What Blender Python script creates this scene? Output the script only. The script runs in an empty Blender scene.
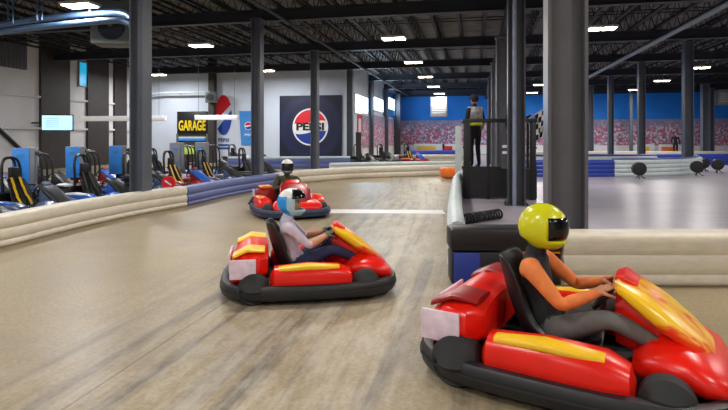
import bpy, bmesh, math, random
from mathutils import Vector, Matrix
random.seed(7)
S = bpy.context.scene
COL = S.collection
PI = math.pi
YAW = math.radians(11.83)
F = 530.0
HC = 1.45
CY, SY = math.cos(YAW), math.sin(YAW)

def P(u, d, z=0.0):
    """point on the site at sight-line u and distance d, height z"""
    lat = (u - 364.0) / F * d
    return Vector((lat * CY - d * SY, lat * SY + d * CY, z))
def ZZ(v, d):
    return HC + (137.0 - v) * d / F
def UZ(u, v, z):
    d = (HC - z) * F / (v - 137.0)
    return P(u, d, z)

# ------------------------------------------------------------------ materials
def srgb(c):
    return tuple(((x / 255.0) / 12.92 if x / 255.0 <= 0.04045 else ((x / 255.0 + 0.055) / 1.055) ** 2.4) for x in c)
def mat(name, rgb, rough=0.5, metal=0.0, var=0.12, scale=6.0, bump=0.0, emit=None, strength=0.0, stretch=None, spec=None):
    m = bpy.data.materials.new(name); m.use_nodes = True
    nt = m.node_tree; b = nt.nodes['Principled BSDF']
    c = srgb(rgb)
    tc = nt.nodes.new('ShaderNodeTexCoord'); mp = nt.nodes.new('ShaderNodeMapping')
    nt.links.new(tc.outputs['Object'], mp.inputs['Vector'])
    if stretch: mp.inputs['Scale'].default_value = stretch
    n = nt.nodes.new('ShaderNodeTexNoise'); n.inputs['Scale'].default_value = scale; n.inputs['Detail'].default_value = 4
    nt.links.new(mp.outputs['Vector'], n.inputs['Vector'])
    r = nt.nodes.new('ShaderNodeValToRGB')
    r.color_ramp.elements[0].position = 0.3; r.color_ramp.elements[1].position = 0.7
    r.color_ramp.elements[0].color = tuple(x * (1 - var) for x in c) + (1,)
    r.color_ramp.elements[1].color = tuple(min(1, x * (1 + var)) for x in c) + (1,)
    nt.links.new(n.outputs['Fac'], r.inputs['Fac'])
    nt.links.new(r.outputs['Color'], b.inputs['Base Color'])
    b.inputs['Roughness'].default_value = rough; b.inputs['Metallic'].default_value = metal
    if spec is not None: b.inputs['Specular IOR Level'].default_value = spec
    if bump:
        bp = nt.nodes.new('ShaderNodeBump'); bp.inputs['Strength'].default_value = bump; bp.inputs['Distance'].default_value = 0.02
        nt.links.new(n.outputs['Fac'], bp.inputs['Height']); nt.links.new(bp.outputs['Normal'], b.inputs['Normal'])
    if emit:
        b.inputs['Emission Color'].default_value = srgb(emit) + (1,); b.inputs['Emission Strength'].default_value = strength
    return m

M = {}
M['black'] = mat('black_plastic', (24, 24, 27), 0.45)
M['rubber'] = mat('rubber', (38, 38, 40), 0.75, scale=20)
M['bumper'] = mat('bumper_rubber', (30, 31, 36), 0.45, scale=9)
M['bumper_blue'] = mat('blue_bumper_rubber', (44, 60, 92), 0.45, scale=9)
M['red'] = mat('red_bodywork', (232, 28, 14), 0.3, var=0.08)
M['darkred'] = mat('dark_red_bodywork', (150, 24, 26), 0.35)
M['blue'] = mat('blue_bodywork', (38, 96, 190), 0.35)
M['whitebody'] = mat('white_bodywork', (205, 212, 222), 0.35)
M['slate'] = mat('grey_blue_bodywork', (74, 90, 120), 0.35)
M['unit'] = mat('beige_grey_unit_paint', (140, 140, 138), 0.5)
M['pipegrey'] = mat('pale_blue_grey_pipe', (132, 142, 168), 0.5)
M['yellow'] = mat('yellow_plastic', (246, 196, 40), 0.35, var=0.06)
M['orange'] = mat('orange_plastic', (240, 120, 40), 0.4)
M['plate'] = mat('number_plate_white', (226, 205, 222), 0.4, var=0.15, scale=14)
M['steel'] = mat('steel', (150, 152, 156), 0.35, 0.8)
M['dsteel'] = mat('dark_steel', (44, 45, 50), 0.5, 0.3)
M['rim'] = mat('wheel_rim', (120, 120, 122), 0.35, 0.7)
M['col_left'] = mat('blue_grey_column_paint', (86, 92, 104), 0.42, 0.0, scale=2)
M['col_mid'] = mat('grey_column_paint', (100, 101, 109), 0.4, 0.0, scale=2)
M['col_dark'] = mat('charcoal_column_paint', (66, 68, 76), 0.4, 0.0, scale=2)
M['joist'] = mat('black_joist_paint', (24, 25, 31), 0.6)
M['girder'] = mat('dark_girder_paint', (34, 38, 50), 0.55)
M['deck'] = mat('roof_deck', (112, 108, 102), 0.8, scale=1.5, var=0.3)
M['wallwhite'] = mat('white_wall_paint', (204, 214, 228), 0.7, scale=0.8, var=0.05)
M['wallbeige'] = mat('beige_wall_panel', (212, 211, 213), 0.7, scale=0.8, var=0.08)
M['darkpanel'] = mat('dark_brown_panel', (58, 52, 50), 0.6, scale=2)
M['wallblue'] = mat('blue_wall_paint', (16, 128, 228), 0.6, scale=0.6, var=0.15)
M['pillarblue'] = mat('pillar_blue', (50, 110, 190), 0.6)
M['barrier'] = mat('white_barrier_plastic', (214, 206, 190), 0.5, scale=7.0, var=0.08, stretch=(1, 1, 4))
M['barrierblue'] = mat('blue_barrier_plastic', (92, 104, 158), 0.45, scale=3, var=0.12)
M['deepblue'] = mat('deep_blue_barrier_plastic', (44, 66, 160), 0.45, scale=3, var=0.12)
M['palebar'] = mat('pale_barrier_plastic', (205, 216, 218), 0.5, scale=3, var=0.1)
M['lampbody'] = mat('lamp_housing', (190, 190, 190), 0.5)
M['lamp'] = mat('lamp_diffuser', (255, 250, 240), 0.5, emit=(255, 240, 212), strength=22)
M['day'] = mat('daylight_glass', (180, 220, 255), 0.3, emit=(190, 226, 255), strength=11.0)
M['cyan'] = mat('cyan_glass', (30, 130, 190), 0.3, emit=(40, 170, 215), strength=1.3)
M['screen'] = mat('lit_screen', (120, 190, 230), 0.3, emit=(165, 215, 240), strength=2.6, scale=9, var=0.4)
M['white'] = mat('white_paint', (236, 236, 238), 0.5, var=0.04)
M['navy'] = mat('navy_print', (12, 18, 52), 0.5)
M['pred'] = mat('print_red', (222, 30, 44), 0.5, var=0.03)
M['pblue'] = mat('print_blue', (24, 60, 150), 0.5, var=0.03)
M['posterblue'] = mat('poster_blue', (66, 140, 215), 0.5, var=0.08, scale=2)
M['charger'] = mat('charger_blue', (52, 150, 248), 0.35, var=0.06)
M['grey'] = mat('grey_metal', (128, 134, 142), 0.5)
M['ggrey'] = mat('greenish_grey_metal', (100, 108, 106), 0.55)
M['lime'] = mat('lime_screen', (190, 215, 80), 0.4, emit=(190, 220, 120), strength=0.6)
M['heater'] = mat('heater_tube_blue', (88, 118, 158), 0.35, 0.4)
M['gtext'] = mat('garage_yellow', (240, 205, 20), 0.5, var=0.02)
M['skin'] = mat('skin', (200, 140, 108), 0.55, var=0.05)
M['hair'] = mat('dark_hair', (40, 30, 26), 0.7)
M['dark_cloth'] = mat('black_cloth', (26, 27, 33), 0.85, scale=20)
M['grey_cloth'] = mat('grey_cloth', (104, 104, 102), 0.85, scale=20)
M['denim'] = mat('navy_denim', (38, 48, 84), 0.85, scale=20)
M['lav_cloth'] = mat('pale_lavender_cloth', (198, 190, 208), 0.85, scale=16)
M['olive'] = mat('olive_cloth', (66, 66, 50), 0.85, scale=16)
M['orange_cloth'] = mat('orange_cloth', (228, 128, 66), 0.8, scale=16)
M['shoe'] = mat('shoe', (96, 90, 84), 0.7)
M['teal'] = mat('teal_shoe', (40, 130, 140), 0.6)
M['hivis'] = mat('hi_vis_yellow', (214, 226, 30), 0.6)
M['helm_yellow'] = mat('helmet_yellow', (214, 214, 30), 0.25, var=0.03)
M['helm_blue'] = mat('helmet_blue', (40, 150, 235), 0.25, var=0.03)
M['helm_pale'] = mat('helmet_pale_blue', (170, 205, 220), 0.25, var=0.03)
M['helm_white'] = mat('helmet_white', (225, 225, 220), 0.25, var=0.03)
M['helm_grey'] = mat('helmet_grey_blue', (110, 124, 150), 0.25, var=0.1)
M['visor'] = mat('visor', (14, 15, 18), 0.12)

def nodes_of(name):
    m = bpy.data.materials.new(name); m.use_nodes = True
    return m, m.node_tree, m.node_tree.nodes, m.node_tree.links, m.node_tree.nodes['Principled BSDF']

def math_node(nt, op, a, b=None, clamp=False):
    n = nt.nodes.new('ShaderNodeMath'); n.operation = op; n.use_clamp = clamp
    for i, v in enumerate((a, b)):
        if v is None: continue
        if isinstance(v, (int, float)): n.inputs[i].default_value = v
        else: nt.links.new(v, n.inputs[i])
    return n.outputs[0]
def mix_col(nt, fac, a, b, typ='MIX'):
    n = nt.nodes.new('ShaderNodeMix'); n.data_type = 'RGBA'; n.blend_type = typ
    for i, v in ((0, fac), (6, a), (7, b)):
        if isinstance(v, (int, float)): n.inputs[i].default_value = v
        elif isinstance(v, tuple): n.inputs[i].default_value = v
        else: nt.links.new(v, n.inputs[i])
    return n.outputs[2]
def noise(nt, vec, scale, detail=4, rough=0.5, sc=None, dist=0.0):
    if sc:
        mp = nt.nodes.new('ShaderNodeMapping'); mp.inputs['Scale'].default_value = sc
        nt.links.new(vec, mp.inputs['Vector']); vec = mp.outputs['Vector']
    n = nt.nodes.new('ShaderNodeTexNoise'); n.inputs['Scale'].default_value = scale; n.inputs['Detail'].default_value = detail
    n.inputs['Roughness'].default_value = rough; n.inputs['Distortion'].default_value = dist
    nt.links.new(vec, n.inputs['Vector']); return n.outputs['Fac']
def ramp(nt, fac, stops, interp='LINEAR'):
    r = nt.nodes.new('ShaderNodeValToRGB'); e = r.color_ramp.elements; r.color_ramp.interpolation = interp
    while len(e) < len(stops): e.new(0.5)
    for i, (p, c) in enumerate(stops): e[i].position = p; e[i].color = (c + (1,)) if len(c) == 3 else c
    nt.links.new(fac, r.inputs['Fac']); return r.outputs['Color']

def concrete():
    m, nt, N, L, b = nodes_of('track_concrete')
    tc = N.new('ShaderNodeTexCoord'); v = tc.outputs['Object']
    sx = N.new('ShaderNodeSeparateXYZ'); L.new(v, sx.inputs[0]); X, Y = sx.outputs[0], sx.outputs[1]
    big = noise(nt, v, 0.45, 5, 0.6)
    base = ramp(nt, big, [(0.25, srgb((138, 123, 97))), (0.5, srgb((158, 142, 113))), (0.8, srgb((176, 159, 130)))])
    fine = noise(nt, v, 30, 3, 0.7)
    base = mix_col(nt, 0.30, base, ramp(nt, fine, [(0.35, (0.12,) * 3), (0.65, (0.62,) * 3)]), 'OVERLAY')
    # curved rubber tyre streaks left by karts sweeping round the island
    dx = math_node(nt, 'SUBTRACT', X, 3.6); dy = math_node(nt, 'SUBTRACT', Y, 5.2)
    r2 = math_node(nt, 'ADD', math_node(nt, 'MULTIPLY', dx, dx), math_node(nt, 'MULTIPLY', math_node(nt, 'MULTIPLY', dy, dy), 0.12))
    rr = math_node(nt, 'SQRT', r2)
    cmb = N.new('ShaderNodeCombineXYZ'); yy_ = math_node(nt, 'SUBTRACT', Y, 4.0); L.new(math_node(nt, 'MULTIPLY', math_node(nt, 'SUBTRACT', X, math_node(nt, 'MULTIPLY', math_node(nt, 'MULTIPLY', yy_, yy_), -0.005)), 3.2), cmb.inputs[0]); L.new(math_node(nt, 'MULTIPLY', Y, 0.13), cmb.inputs[1])
    st = noise(nt, cmb.outputs[0], 1.6, 4, 0.65, dist=0.3)
    stm = ramp(nt, st, [(0.38, (1, 1, 1)), (0.53, (0, 0, 0))])
    zone = ramp(nt, math_node(nt, 'DIVIDE', rr, 10.0), [(0.2, (1, 1, 1)), (0.5, (0.75, 0.75, 0.75)), (0.8, (0.25, 0.25, 0.25))])
    zx = ramp(nt, math_node(nt, 'DIVIDE', math_node(nt, 'ABSOLUTE', math_node(nt, 'ADD', X, 0.9)), 4.0), [(0.3, (1, 1, 1)), (0.6, (0.06, 0.06, 0.06))])
    fac = math_node(nt, 'MULTIPLY', stm, zx)
    base = mix_col(nt, math_node(nt, 'MULTIPLY', fac, 0.75), base, srgb((80, 75, 70)) + (1,))
    sm = noise(nt, v, 0.9, 4, 0.55, sc=(1.0, 2.2, 1), dist=0.5)
    smf = ramp(nt, sm, [(0.46, (0, 0, 0)), (0.8, (1, 1, 1))])
    base = mix_col(nt, math_node(nt, 'MULTIPLY', smf, 0.28), base, srgb((108, 100, 92)) + (1,))
    # pale scuffed band by the island
    pal = noise(nt, v, 2.2, 6, 0.75, sc=(2.5, 0.8, 1))
    isl = ramp(nt, math_node(nt, 'MULTIPLY', math_node(nt, 'ADD', math_node(nt, 'ABSOLUTE', math_node(nt, 'ADD', X, 1.3)), 0.0), 0.5), [(0.0, (1, 1, 1)), (1.0, (0, 0, 0))])
    pf = math_node(nt, 'MULTIPLY', ramp(nt, pal, [(0.42, (0, 0, 0)), (0.62, (1, 1, 1))]), isl)
    base = mix_col(nt, math_node(nt, 'MULTIPLY', pf, 0.45), base, srgb((200, 194, 184)) + (1,))
    # saw-cut joints
    wob = math_node(nt, 'MULTIPLY', math_node(nt, 'SUBTRACT', noise(nt, v, 1.1, 3), 0.5), 0.06)
    jx = math_node(nt, 'PINGPONG', math_node(nt, 'ADD', math_node(nt, 'ADD', X, 2.15 + 57.5), wob), 2.875)
    jm = math_node(nt, 'LESS_THAN', jx, 0.008)
    base = mix_col(nt, math_node(nt, 'MULTIPLY', jm, 0.6), base, srgb((88, 80, 72)) + (1,))
    L.new(base, b.inputs['Base Color'])
    rg = ramp(nt, big, [(0.3, (0.36,) * 3), (0.7, (0.50,) * 3)])
    L.new(rg, b.inputs['Roughness']); b.inputs['Specular IOR Level'].default_value = 0.36
    bp = N.new('ShaderNodeBump'); bp.inputs['Strength'].default_value = 0.12; bp.inputs['Distance'].default_value = 0.01
    L.new(noise(nt, v, 5, 4, 0.6), bp.inputs['Height']); L.new(bp.outputs[0], b.inputs['Normal'])
    return m
M['concrete'] = concrete()
def epoxy():
    m, nt, N, L, b = nodes_of('grey_polished_concrete')
    tc = N.new('ShaderNodeTexCoord'); v = tc.outputs['Object']
    big = noise(nt, v, 0.6, 5, 0.6)
    base = ramp(nt, big, [(0.3, srgb((160, 154, 164))), (0.7, srgb((184, 177, 188)))])
    sm = noise(nt, v, 1.2, 4, 0.6, sc=(0.5, 2.5, 1))
    base = mix_col(nt, math_node(nt, 'MULTIPLY', ramp(nt, sm, [(0.5, (0, 0, 0)), (0.7, (1, 1, 1))]), 0.35), base, srgb((116, 112, 118)) + (1,))
    L.new(base, b.inputs['Base Color']); b.inputs['Roughness'].default_value = 0.30; b.inputs['Specular IOR Level'].default_value = 0.4
    bp = N.new('ShaderNodeBump'); bp.inputs['Strength'].default_value = 0.10; bp.inputs['Distance'].default_value = 0.01
    L.new(noise(nt, v, 3, 4, 0.6), bp.inputs['Height']); L.new(bp.outputs[0], b.inputs['Normal'])
    return m
M['epoxy'] = epoxy()
def crowd():
    m, nt, N, L, b = nodes_of('crowd_mural_print')
    tc = N.new('ShaderNodeTexCoord')
    v = N.new('ShaderNodeTexVoronoi'); v.inputs['Scale'].default_value = 8.0
    L.new(tc.outputs['Object'], v.inputs['Vector'])
    sep = N.new('ShaderNodeSeparateColor'); L.new(v.outputs['Color'], sep.inputs[0])
    c = ramp(nt, sep.outputs[0], [(0.0, srgb((212, 70, 88))), (0.26, srgb((226, 228, 238))), (0.46, srgb((120, 110, 140))), (0.58, srgb((206, 96, 112))), (0.74, srgb((176, 184, 212))), (0.92, srgb((70, 72, 110)))], 'CONSTANT')
    n2 = noise(nt, tc.outputs['Object'], 1.2, 3)
    c = mix_col(nt, math_node(nt, 'MULTIPLY', n2, 0.6), c, srgb((170, 140, 170)) + (1,))
    sz = N.new('ShaderNodeSeparateXYZ'); L.new(tc.outputs['Object'], sz.inputs[0])
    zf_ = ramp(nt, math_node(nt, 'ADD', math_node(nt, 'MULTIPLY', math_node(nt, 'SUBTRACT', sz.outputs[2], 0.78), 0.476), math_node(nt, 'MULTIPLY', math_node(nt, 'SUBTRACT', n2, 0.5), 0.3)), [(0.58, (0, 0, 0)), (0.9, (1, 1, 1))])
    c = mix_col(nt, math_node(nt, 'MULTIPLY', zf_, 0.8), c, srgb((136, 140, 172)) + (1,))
    L.new(c, b.inputs['Base Color']); b.inputs['Roughness'].default_value = 0.6
    return m
M['crowd'] = crowd()
def banner_mat():
    m, nt, N, L, b = nodes_of('navy_banner_print')
    tc = N.new('ShaderNodeTexCoord')
    ln = N.new('ShaderNodeVectorMath'); ln.operation = 'LENGTH'; L.new(tc.outputs['Object'], ln.inputs[0])
    w = math_node(nt, 'SINE', math_node(nt, 'MULTIPLY', ln.outputs['Value'], 9.0))
    base = ramp(nt, math_node(nt, 'DIVIDE', ln.outputs['Value'], 2.6), [(0.3, srgb((22, 30, 72))), (0.6, srgb((15, 20, 48))), (0.9, srgb((9, 12, 26)))])
    base = mix_col(nt, math_node(nt, 'MULTIPLY', math_node(nt, 'ADD', w, 1.0), 0.07), base, srgb((50, 70, 150)) + (1,))
    L.new(base, b.inputs['Base Color']); b.inputs['Roughness'].default_value = 0.55
    return m
M['banner'] = banner_mat()
def checker():
    m, nt, N, L, b = nodes_of('chequered_cloth')
    uv = N.new('ShaderNodeUVMap'); uv.uv_map = 'uv'
    c = N.new('ShaderNodeTexChecker'); c.inputs['Scale'].default_value = 3.6
    c.inputs['Color1'].default_value = (0.8, 0.8, 0.8, 1); c.inputs['Color2'].default_value = (0.012, 0.012, 0.014, 1)
    L.new(uv.outputs[0], c.inputs['Vector']); L.new(c.outputs[0], b.inputs['Base Color']); b.inputs['Roughness'].default_value = 0.8
    return m
M['checker'] = checker()
def flame():
    m, nt, N, L, b = nodes_of('yellow_orange_flame_decal')
    tc = N.new('ShaderNodeTexCoord')
    n = noise(nt, tc.outputs['Object'], 2.6, 3, 0.5, sc=(1.0, 3.2, 2.5), dist=0.8)
    c = ramp(nt, n, [(0.40, srgb((250, 200, 30))), (0.52, srgb((246, 168, 30))), (0.60, srgb((236, 60, 20)))])
    L.new(c, b.inputs['Base Color']); b.inputs['Roughness'].default_value = 0.3
    return m
M['flame'] = flame()
def corrugated():
    m, nt, N, L, b = nodes_of('ribbed_shutter')
    tc = N.new('ShaderNodeTexCoord'); sx = N.new('ShaderNodeSeparateXYZ'); L.new(tc.outputs['Object'], sx.inputs[0])
    w = math_node(nt, 'SINE', math_node(nt, 'MULTIPLY', sx.outputs[1], 34.0))
    b.inputs['Base Color'].default_value = srgb((92, 90, 100)) + (1,); b.inputs['Roughness'].default_value = 0.6
    bp = N.new('ShaderNodeBump'); bp.inputs['Strength'].default_value = 0.8; bp.inputs['Distance'].default_value = 0.04
    L.new(w, bp.inputs['Height']); L.new(bp.outputs[0], b.inputs['Normal'])
    return m
M['shutter'] = corrugated()

# ------------------------------------------------------------------ mesh tools
class MB:
    def __init__(s): s.bm = bmesh.new(); s.mats = []
    def mi(s, m):
        if m not in s.mats: s.mats.append(m)
        return s.mats.index(m)
    def _fin(s, faces, m):
        i = s.mi(m)
        for f in faces: f.material_index = i
    def box(s, c, size, m, rz=0.0, bev=0.0, rot=None):
        r = bmesh.ops.create_cube(s.bm, size=1.0); vs = r['verts']
        R = rot if rot is not None else Matrix.Rotation(rz, 4, 'Z')
        bmesh.ops.transform(s.bm, matrix=Matrix.Translation(Vector(c)) @ R @ Matrix.Diagonal((*size, 1)), verts=vs)
        fs = set(f for v in vs for f in v.link_faces)
        s._fin(fs, m)
        if bev:
            es = set(e for v in vs for e in v.link_edges)
            rr = bmesh.ops.bevel(s.bm, geom=list(es), offset=bev, segments=2, affect='EDGES', profile=0.5)
            s._fin(rr['faces'], m)
        return s
    def tube(s, pts, r, m, seg=8, closed=False, caps=True):
        pts = [Vector(p) for p in pts]; n = len(pts)
        rs = r if isinstance(r, (list, tuple)) else [r] * n
        rings = []; up = None
        for i, p in enumerate(pts):
            if closed: t = pts[(i + 1) % n] - pts[i - 1]
            else: t = pts[min(i + 1, n - 1)] - pts[max(i - 1, 0)]
            if t.length < 1e-9: t = Vector((0, 0, 1))
            t.normalize()
            if up is None:
                up = Vector((0, 0, 1)) if abs(t.z) < 0.9 else Vector((1, 0, 0))
            a = (up - t * up.dot(t))
            if a.length < 1e-4: a = t.orthogonal()
            a.normalize(); bb = t.cross(a); up = a
            rings.append([s.bm.verts.new(p + (a * math.cos(k * 2 * PI / seg) + bb * math.sin(k * 2 * PI / seg)) * rs[i]) for k in range(seg)])
        fs = []
        for i in range(n if closed else n - 1):
            A, B = rings[i], rings[(i + 1) % n]
            for k in range(seg): fs.append(s.bm.faces.new((A[k], A[(k + 1) % seg], B[(k + 1) % seg], B[k])))
        if not closed and caps:
            fs.append(s.bm.faces.new(rings[0][::-1])); fs.append(s.bm.faces.new(rings[-1]))
        s._fin(fs, m); return s
    def cyl(s, a, b, r, m, seg=16, r2=None):
        return s.tube([a, b], [r, r if r2 is None else r2], m, seg)
    def ell(s, c, rad, m, seg=16, rot=None):
        r = bmesh.ops.create_uvsphere(s.bm, u_segments=seg, v_segments=max(6, seg // 2 + 2), radius=1.0)
        vs = r['verts']; R = rot or Matrix.Identity(4)
        bmesh.ops.transform(s.bm, matrix=Matrix.Translation(Vector(c)) @ R @ Matrix.Diagonal((*rad, 1)), verts=vs)
        s._fin(set(f for v in vs for f in v.link_faces), m); return s
    def loft(s, secs, m, seg=24, n=2.6):
        """secs: (x, y, z, ry, rz) superellipse cross-sections along X, capped"""
        rings = []
        for (x, y, z, ry, rz) in secs:
            ring = []
            for k in range(seg):
                a = 2 * PI * k / seg; c, d = math.cos(a), math.sin(a)
                ring.append(s.bm.verts.new((x, y + ry * math.copysign(abs(c) ** (2 / n), c), z + rz * math.copysign(abs(d) ** (2 / n), d))))
            rings.append(ring)
        fs = []
        for A, B in zip(rings, rings[1:]):
            for k in range(seg): fs.append(s.bm.faces.new((A[k], A[(k + 1) % seg], B[(k + 1) % seg], B[k])))
        fs.append(s.bm.faces.new(rings[0][::-1])); fs.append(s.bm.faces.new(rings[-1]))
        s._fin(fs, m); return s
    def sweep(s, path, prof, m, closed=False):
        """path: list of points; prof: closed polygon of (side, z)"""
        n = len(path); rings = []
        for i, p in enumerate(path):
            if closed: t = path[(i + 1) % n] - path[i - 1]
            else: t = path[min(i + 1, n - 1)] - path[max(i - 1, 0)]
            t = Vector((t.x, t.y, 0)).normalized(); nrm = Vector((t.y, -t.x, 0))
            rings.append([s.bm.verts.new(Vector(p) + nrm * a + Vector((0, 0, z))) for a, z in prof])
        fs = []; k_ = len(prof)
        for i in range(n if closed else n - 1):
            A, B = rings[i], rings[(i + 1) % n]
            for k in range(k_): fs.append(s.bm.faces.new((A[k], A[(k + 1) % k_], B[(k + 1) % k_], B[k])))
        if not closed: fs.append(s.bm.faces.new(rings[0][::-1])); fs.append(s.bm.faces.new(rings[-1]))
        s._fin(fs, m); return s
    def poly(s, pts, m, depth=None):
        vs = [s.bm.verts.new(p) for p in pts]; f = s.bm.faces.new(vs); fs = [f]
        if depth is not None:
            r = bmesh.ops.extrude_face_region(s.bm, geom=[f])
            nv = [g for g in r['geom'] if isinstance(g, bmesh.types.BMVert)]
            bmesh.ops.translate(s.bm, vec=depth, verts=nv)
            fs = set(x for v in vs + nv for x in v.link_faces)
        s._fin(fs, m); return s
    def build(s, name, parent=None, smooth=True, ang=40):
        bmesh.ops.recalc_face_normals(s.bm, faces=s.bm.faces[:])
        me = bpy.data.meshes.new(name); s.bm.to_mesh(me); s.bm.free()
        for m in s.mats: me.materials.append(M[m] if isinstance(m, str) else m)
        if smooth:
            for p in me.polygons: p.use_smooth = True
            me.set_sharp_from_angle(angle=math.radians(ang))
        o = bpy.data.objects.new(name, me); COL.objects.link(o)
        if parent is not None: o.parent = parent
        return o

def tag(o, label, cat, group=None, kind=None):
    o['label'] = label; o['category'] = cat
    if group: o['group'] = group
    if kind: o['kind'] = kind
    return o
def empty(name, loc=(0, 0, 0), rz=0.0):
    o = bpy.data.objects.new(name, None); o.empty_display_size = 0.2; COL.objects.link(o)
    o.location = loc; o.rotation_euler = (0, 0, rz); return o
def copy_tree(o, parent=None):
    c = o.copy(); COL.objects.link(c); c.parent = parent
    for ch in list(o.children): copy_tree(ch, c)
    return c
def struct(o): o['kind'] = 'structure'; return o
def recenter(o):
    """put a single-mesh thing's origin at the base of its mesh"""
    me = o.data; xs = [v.co for v in me.vertices]
    c = Vector((sum(v.x for v in xs) / len(xs), sum(v.y for v in xs) / len(xs), min(v.z for v in xs)))
    me.transform(Matrix.Translation(-c)); o.location = c; return o

def catmull(pts, n=8):
    out = []
    Q = [pts[0] * 2 - pts[1]] + list(pts) + [pts[-1] * 2 - pts[-2]]
    for i in range(1, len(Q) - 2):
        for k in range(n):
            t = k / n; a, b, c, d = Q[i - 1], Q[i], Q[i + 1], Q[i + 2]
            out.append(0.5 * ((2 * b) + (c - a) * t + (2 * a - 5 * b + 4 * c - d) * t * t + (3 * b - a - 3 * c + d) * t ** 3))
    out.append(pts[-1]); return out

def text_obj(name, txt, size, m, parent, loc, rot, bold=0.02, extrude=0.004, sx=1.0):
    cu = bpy.data.curves.new(name, 'FONT'); cu.body = txt; cu.size = size; cu.align_x = 'CENTER'; cu.align_y = 'CENTER'
    cu.offset = bold * size; cu.extrude = extrude
    t = bpy.data.objects.new(name + '_tmp', cu); COL.objects.link(t)
    dg = bpy.context.evaluated_depsgraph_get(); me = bpy.data.meshes.new_from_object(t.evaluated_get(dg))
    bpy.data.objects.remove(t)
    me.materials.clear(); me.materials.append(M[m]); me.name = name
    o = bpy.data.objects.new(name, me); COL.objects.link(o); o.parent = parent
    o.location = loc; o.rotation_euler = rot; o.scale = (sx, 1, 1); return o
WALL_ROT = (PI / 2, 0, 0)      # text upright, facing -Y

# ------------------------------------------------------------------ the hall
XL, YP, XS, YF, XR, YB = -19.0, 27.5, -6.5, 46.0, 24.0, -7.0
DECK = 5.95
def slab(name, a, b, m):
    mb = MB(); c = [(a[i] + b[i]) / 2 for i in range(3)]; sz = [abs(b[i] - a[i]) for i in range(3)]
    mb.box(c, sz, m); return struct(mb.build(name, smooth=False))
slab('floor', (XL, YB, -0.2), (XR, YF, 0.0), 'concrete')
mb = MB()
pts = [P(453, 5.75), P(455, 9), P(457, 13), P(462, 20.6), P(470, 44), Vector((XR, 44, 0)), Vector((XR, 10, 0)), P(1000, 5.5)]
mb.poly([p + Vector((0, 0, 0.0)) for p in pts], 'epoxy', Vector((0, 0, 0.006))); struct(mb.build('floor_right', smooth=False))
slab('wall_left', (XL - 0.3, YB, 0), (XL, YP, DECK), 'wallbeige')
slab('wall_pit', (XL - 0.3, YP, 0), (XS - 0.3, YP + 0.3, DECK), 'wallwhite')
slab('wall_side', (XS - 0.3, YP, 0), (XS, YF, DECK), 'wallwhite')
slab('wall_far', (XS - 0.3, YF, 0), (XR, YF + 0.3, DECK), 'wallblue')
slab('wall_right', (XR, YB, 0), (XR + 0.3, YF, DECK), 'wallbeige')
slab('wall_back', (XL, YB - 0.3, 0), (XR, YB, DECK), 'wallbeige')
ceil = slab('ceiling', (XL - 0.3, YB - 0.3, DECK), (XR + 0.3, YF + 0.3, DECK + 0.2), 'deck')
# white base and dark cap on the far wall
slab('trim_1', (XS + 0.02, YF - 0.06, 0.0), (XR, YF, 0.78), 'white')
slab('trim_2', (XS + 0.0, YF - 0.04, 4.95), (XR, YF, DECK), 'girder')
slab('trim_3', (XS, YP + 3.0, 0.0), (XS + 0.04, YF - 0.06, 0.78), 'white')
slab('trim_4', (XS, YP + 10, 3.0), (XS + 0.03, YF - 0.06, 4.95), 'wallblue')

# roof joists (along the hall) and girders (across it)
def ibeam(mb, a, b, w, h, m, tf=0.02, tw=0.014):
    """I-beam with its bottom at a.z, running a to b horizontally"""
    a, b = Vector(a), Vector(b); d = b - a; L_ = d.length; rz = math.atan2(d.y, d.x); c = (a + b) / 2
    mb.box((c.x, c.y, a.z + tf / 2), (L_, w, tf), m, rz); mb.box((c.x, c.y, a.z + h - tf / 2), (L_, w, tf), m, rz)
    mb.box((c.x, c.y, a.z + h / 2), (L_, tw, h - 2 * tf), m, rz)
ys = [9.4 + 5.75 * k for k in range(-2, 7)]
for y in ys:
    x0 = XL if y < YP else XS
    mb = MB(); ibeam(mb, (x0, y, 4.95), (XR, y, 4.95), 0.24, 0.36, 'girder'); mb.build('girder', ceil, smooth=False)
mb = MB()
y0, y1 = YB + 0.1, YF - 0.1
mb.box((0, (y0 + y1) / 2, 5.35), (0.11, y1 - y0, 0.06), 'joist'); mb.box((0, (y0 + y1) / 2, 5.88), (0.12, y1 - y0, 0.07), 'joist')
y = y0; k = 0
while y < y1 - 0.45:
    za, zb = (5.37, 5.86) if k % 2 == 0 else (5.86, 5.37)
    mb.tube([(0, y, za), (0, y + 0.42, zb)], 0.016, 'joist', 4, caps=False); y += 0.42; k += 1
j0 = mb.build('roof_joist', ceil, smooth=False)
xs = []
x = -18.6
while x < XR - 0.3: xs.append(x); x += 0.86
j0.location.x = xs[0]
for x in xs[1:]:
    j = j0.copy(); COL.objects.link(j); j.location.x = x
for y in [ys[0] + 2.875 + 5.75 * k for k in range(0, 9)]:
    if y > YF: break
    mb = MB(); mb.box(((XL + XR) / 2, y, 5.33), (XR - XL, 0.04, 0.03), 'joist'); mb.box(((XL + XR) / 2, y, 5.42), (XR - XL, 0.04, 0.03), 'joist')
    mb.build('bridging', ceil, smooth=False)
# ridge beam over the centre columns
mb = MB(); ibeam(mb, (0.93, YB, 4.62), (0.93, YF, 4.62), 0.26, 0.33, 'girder')
mb.build('spine_beam', ceil, smooth=False)

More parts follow.
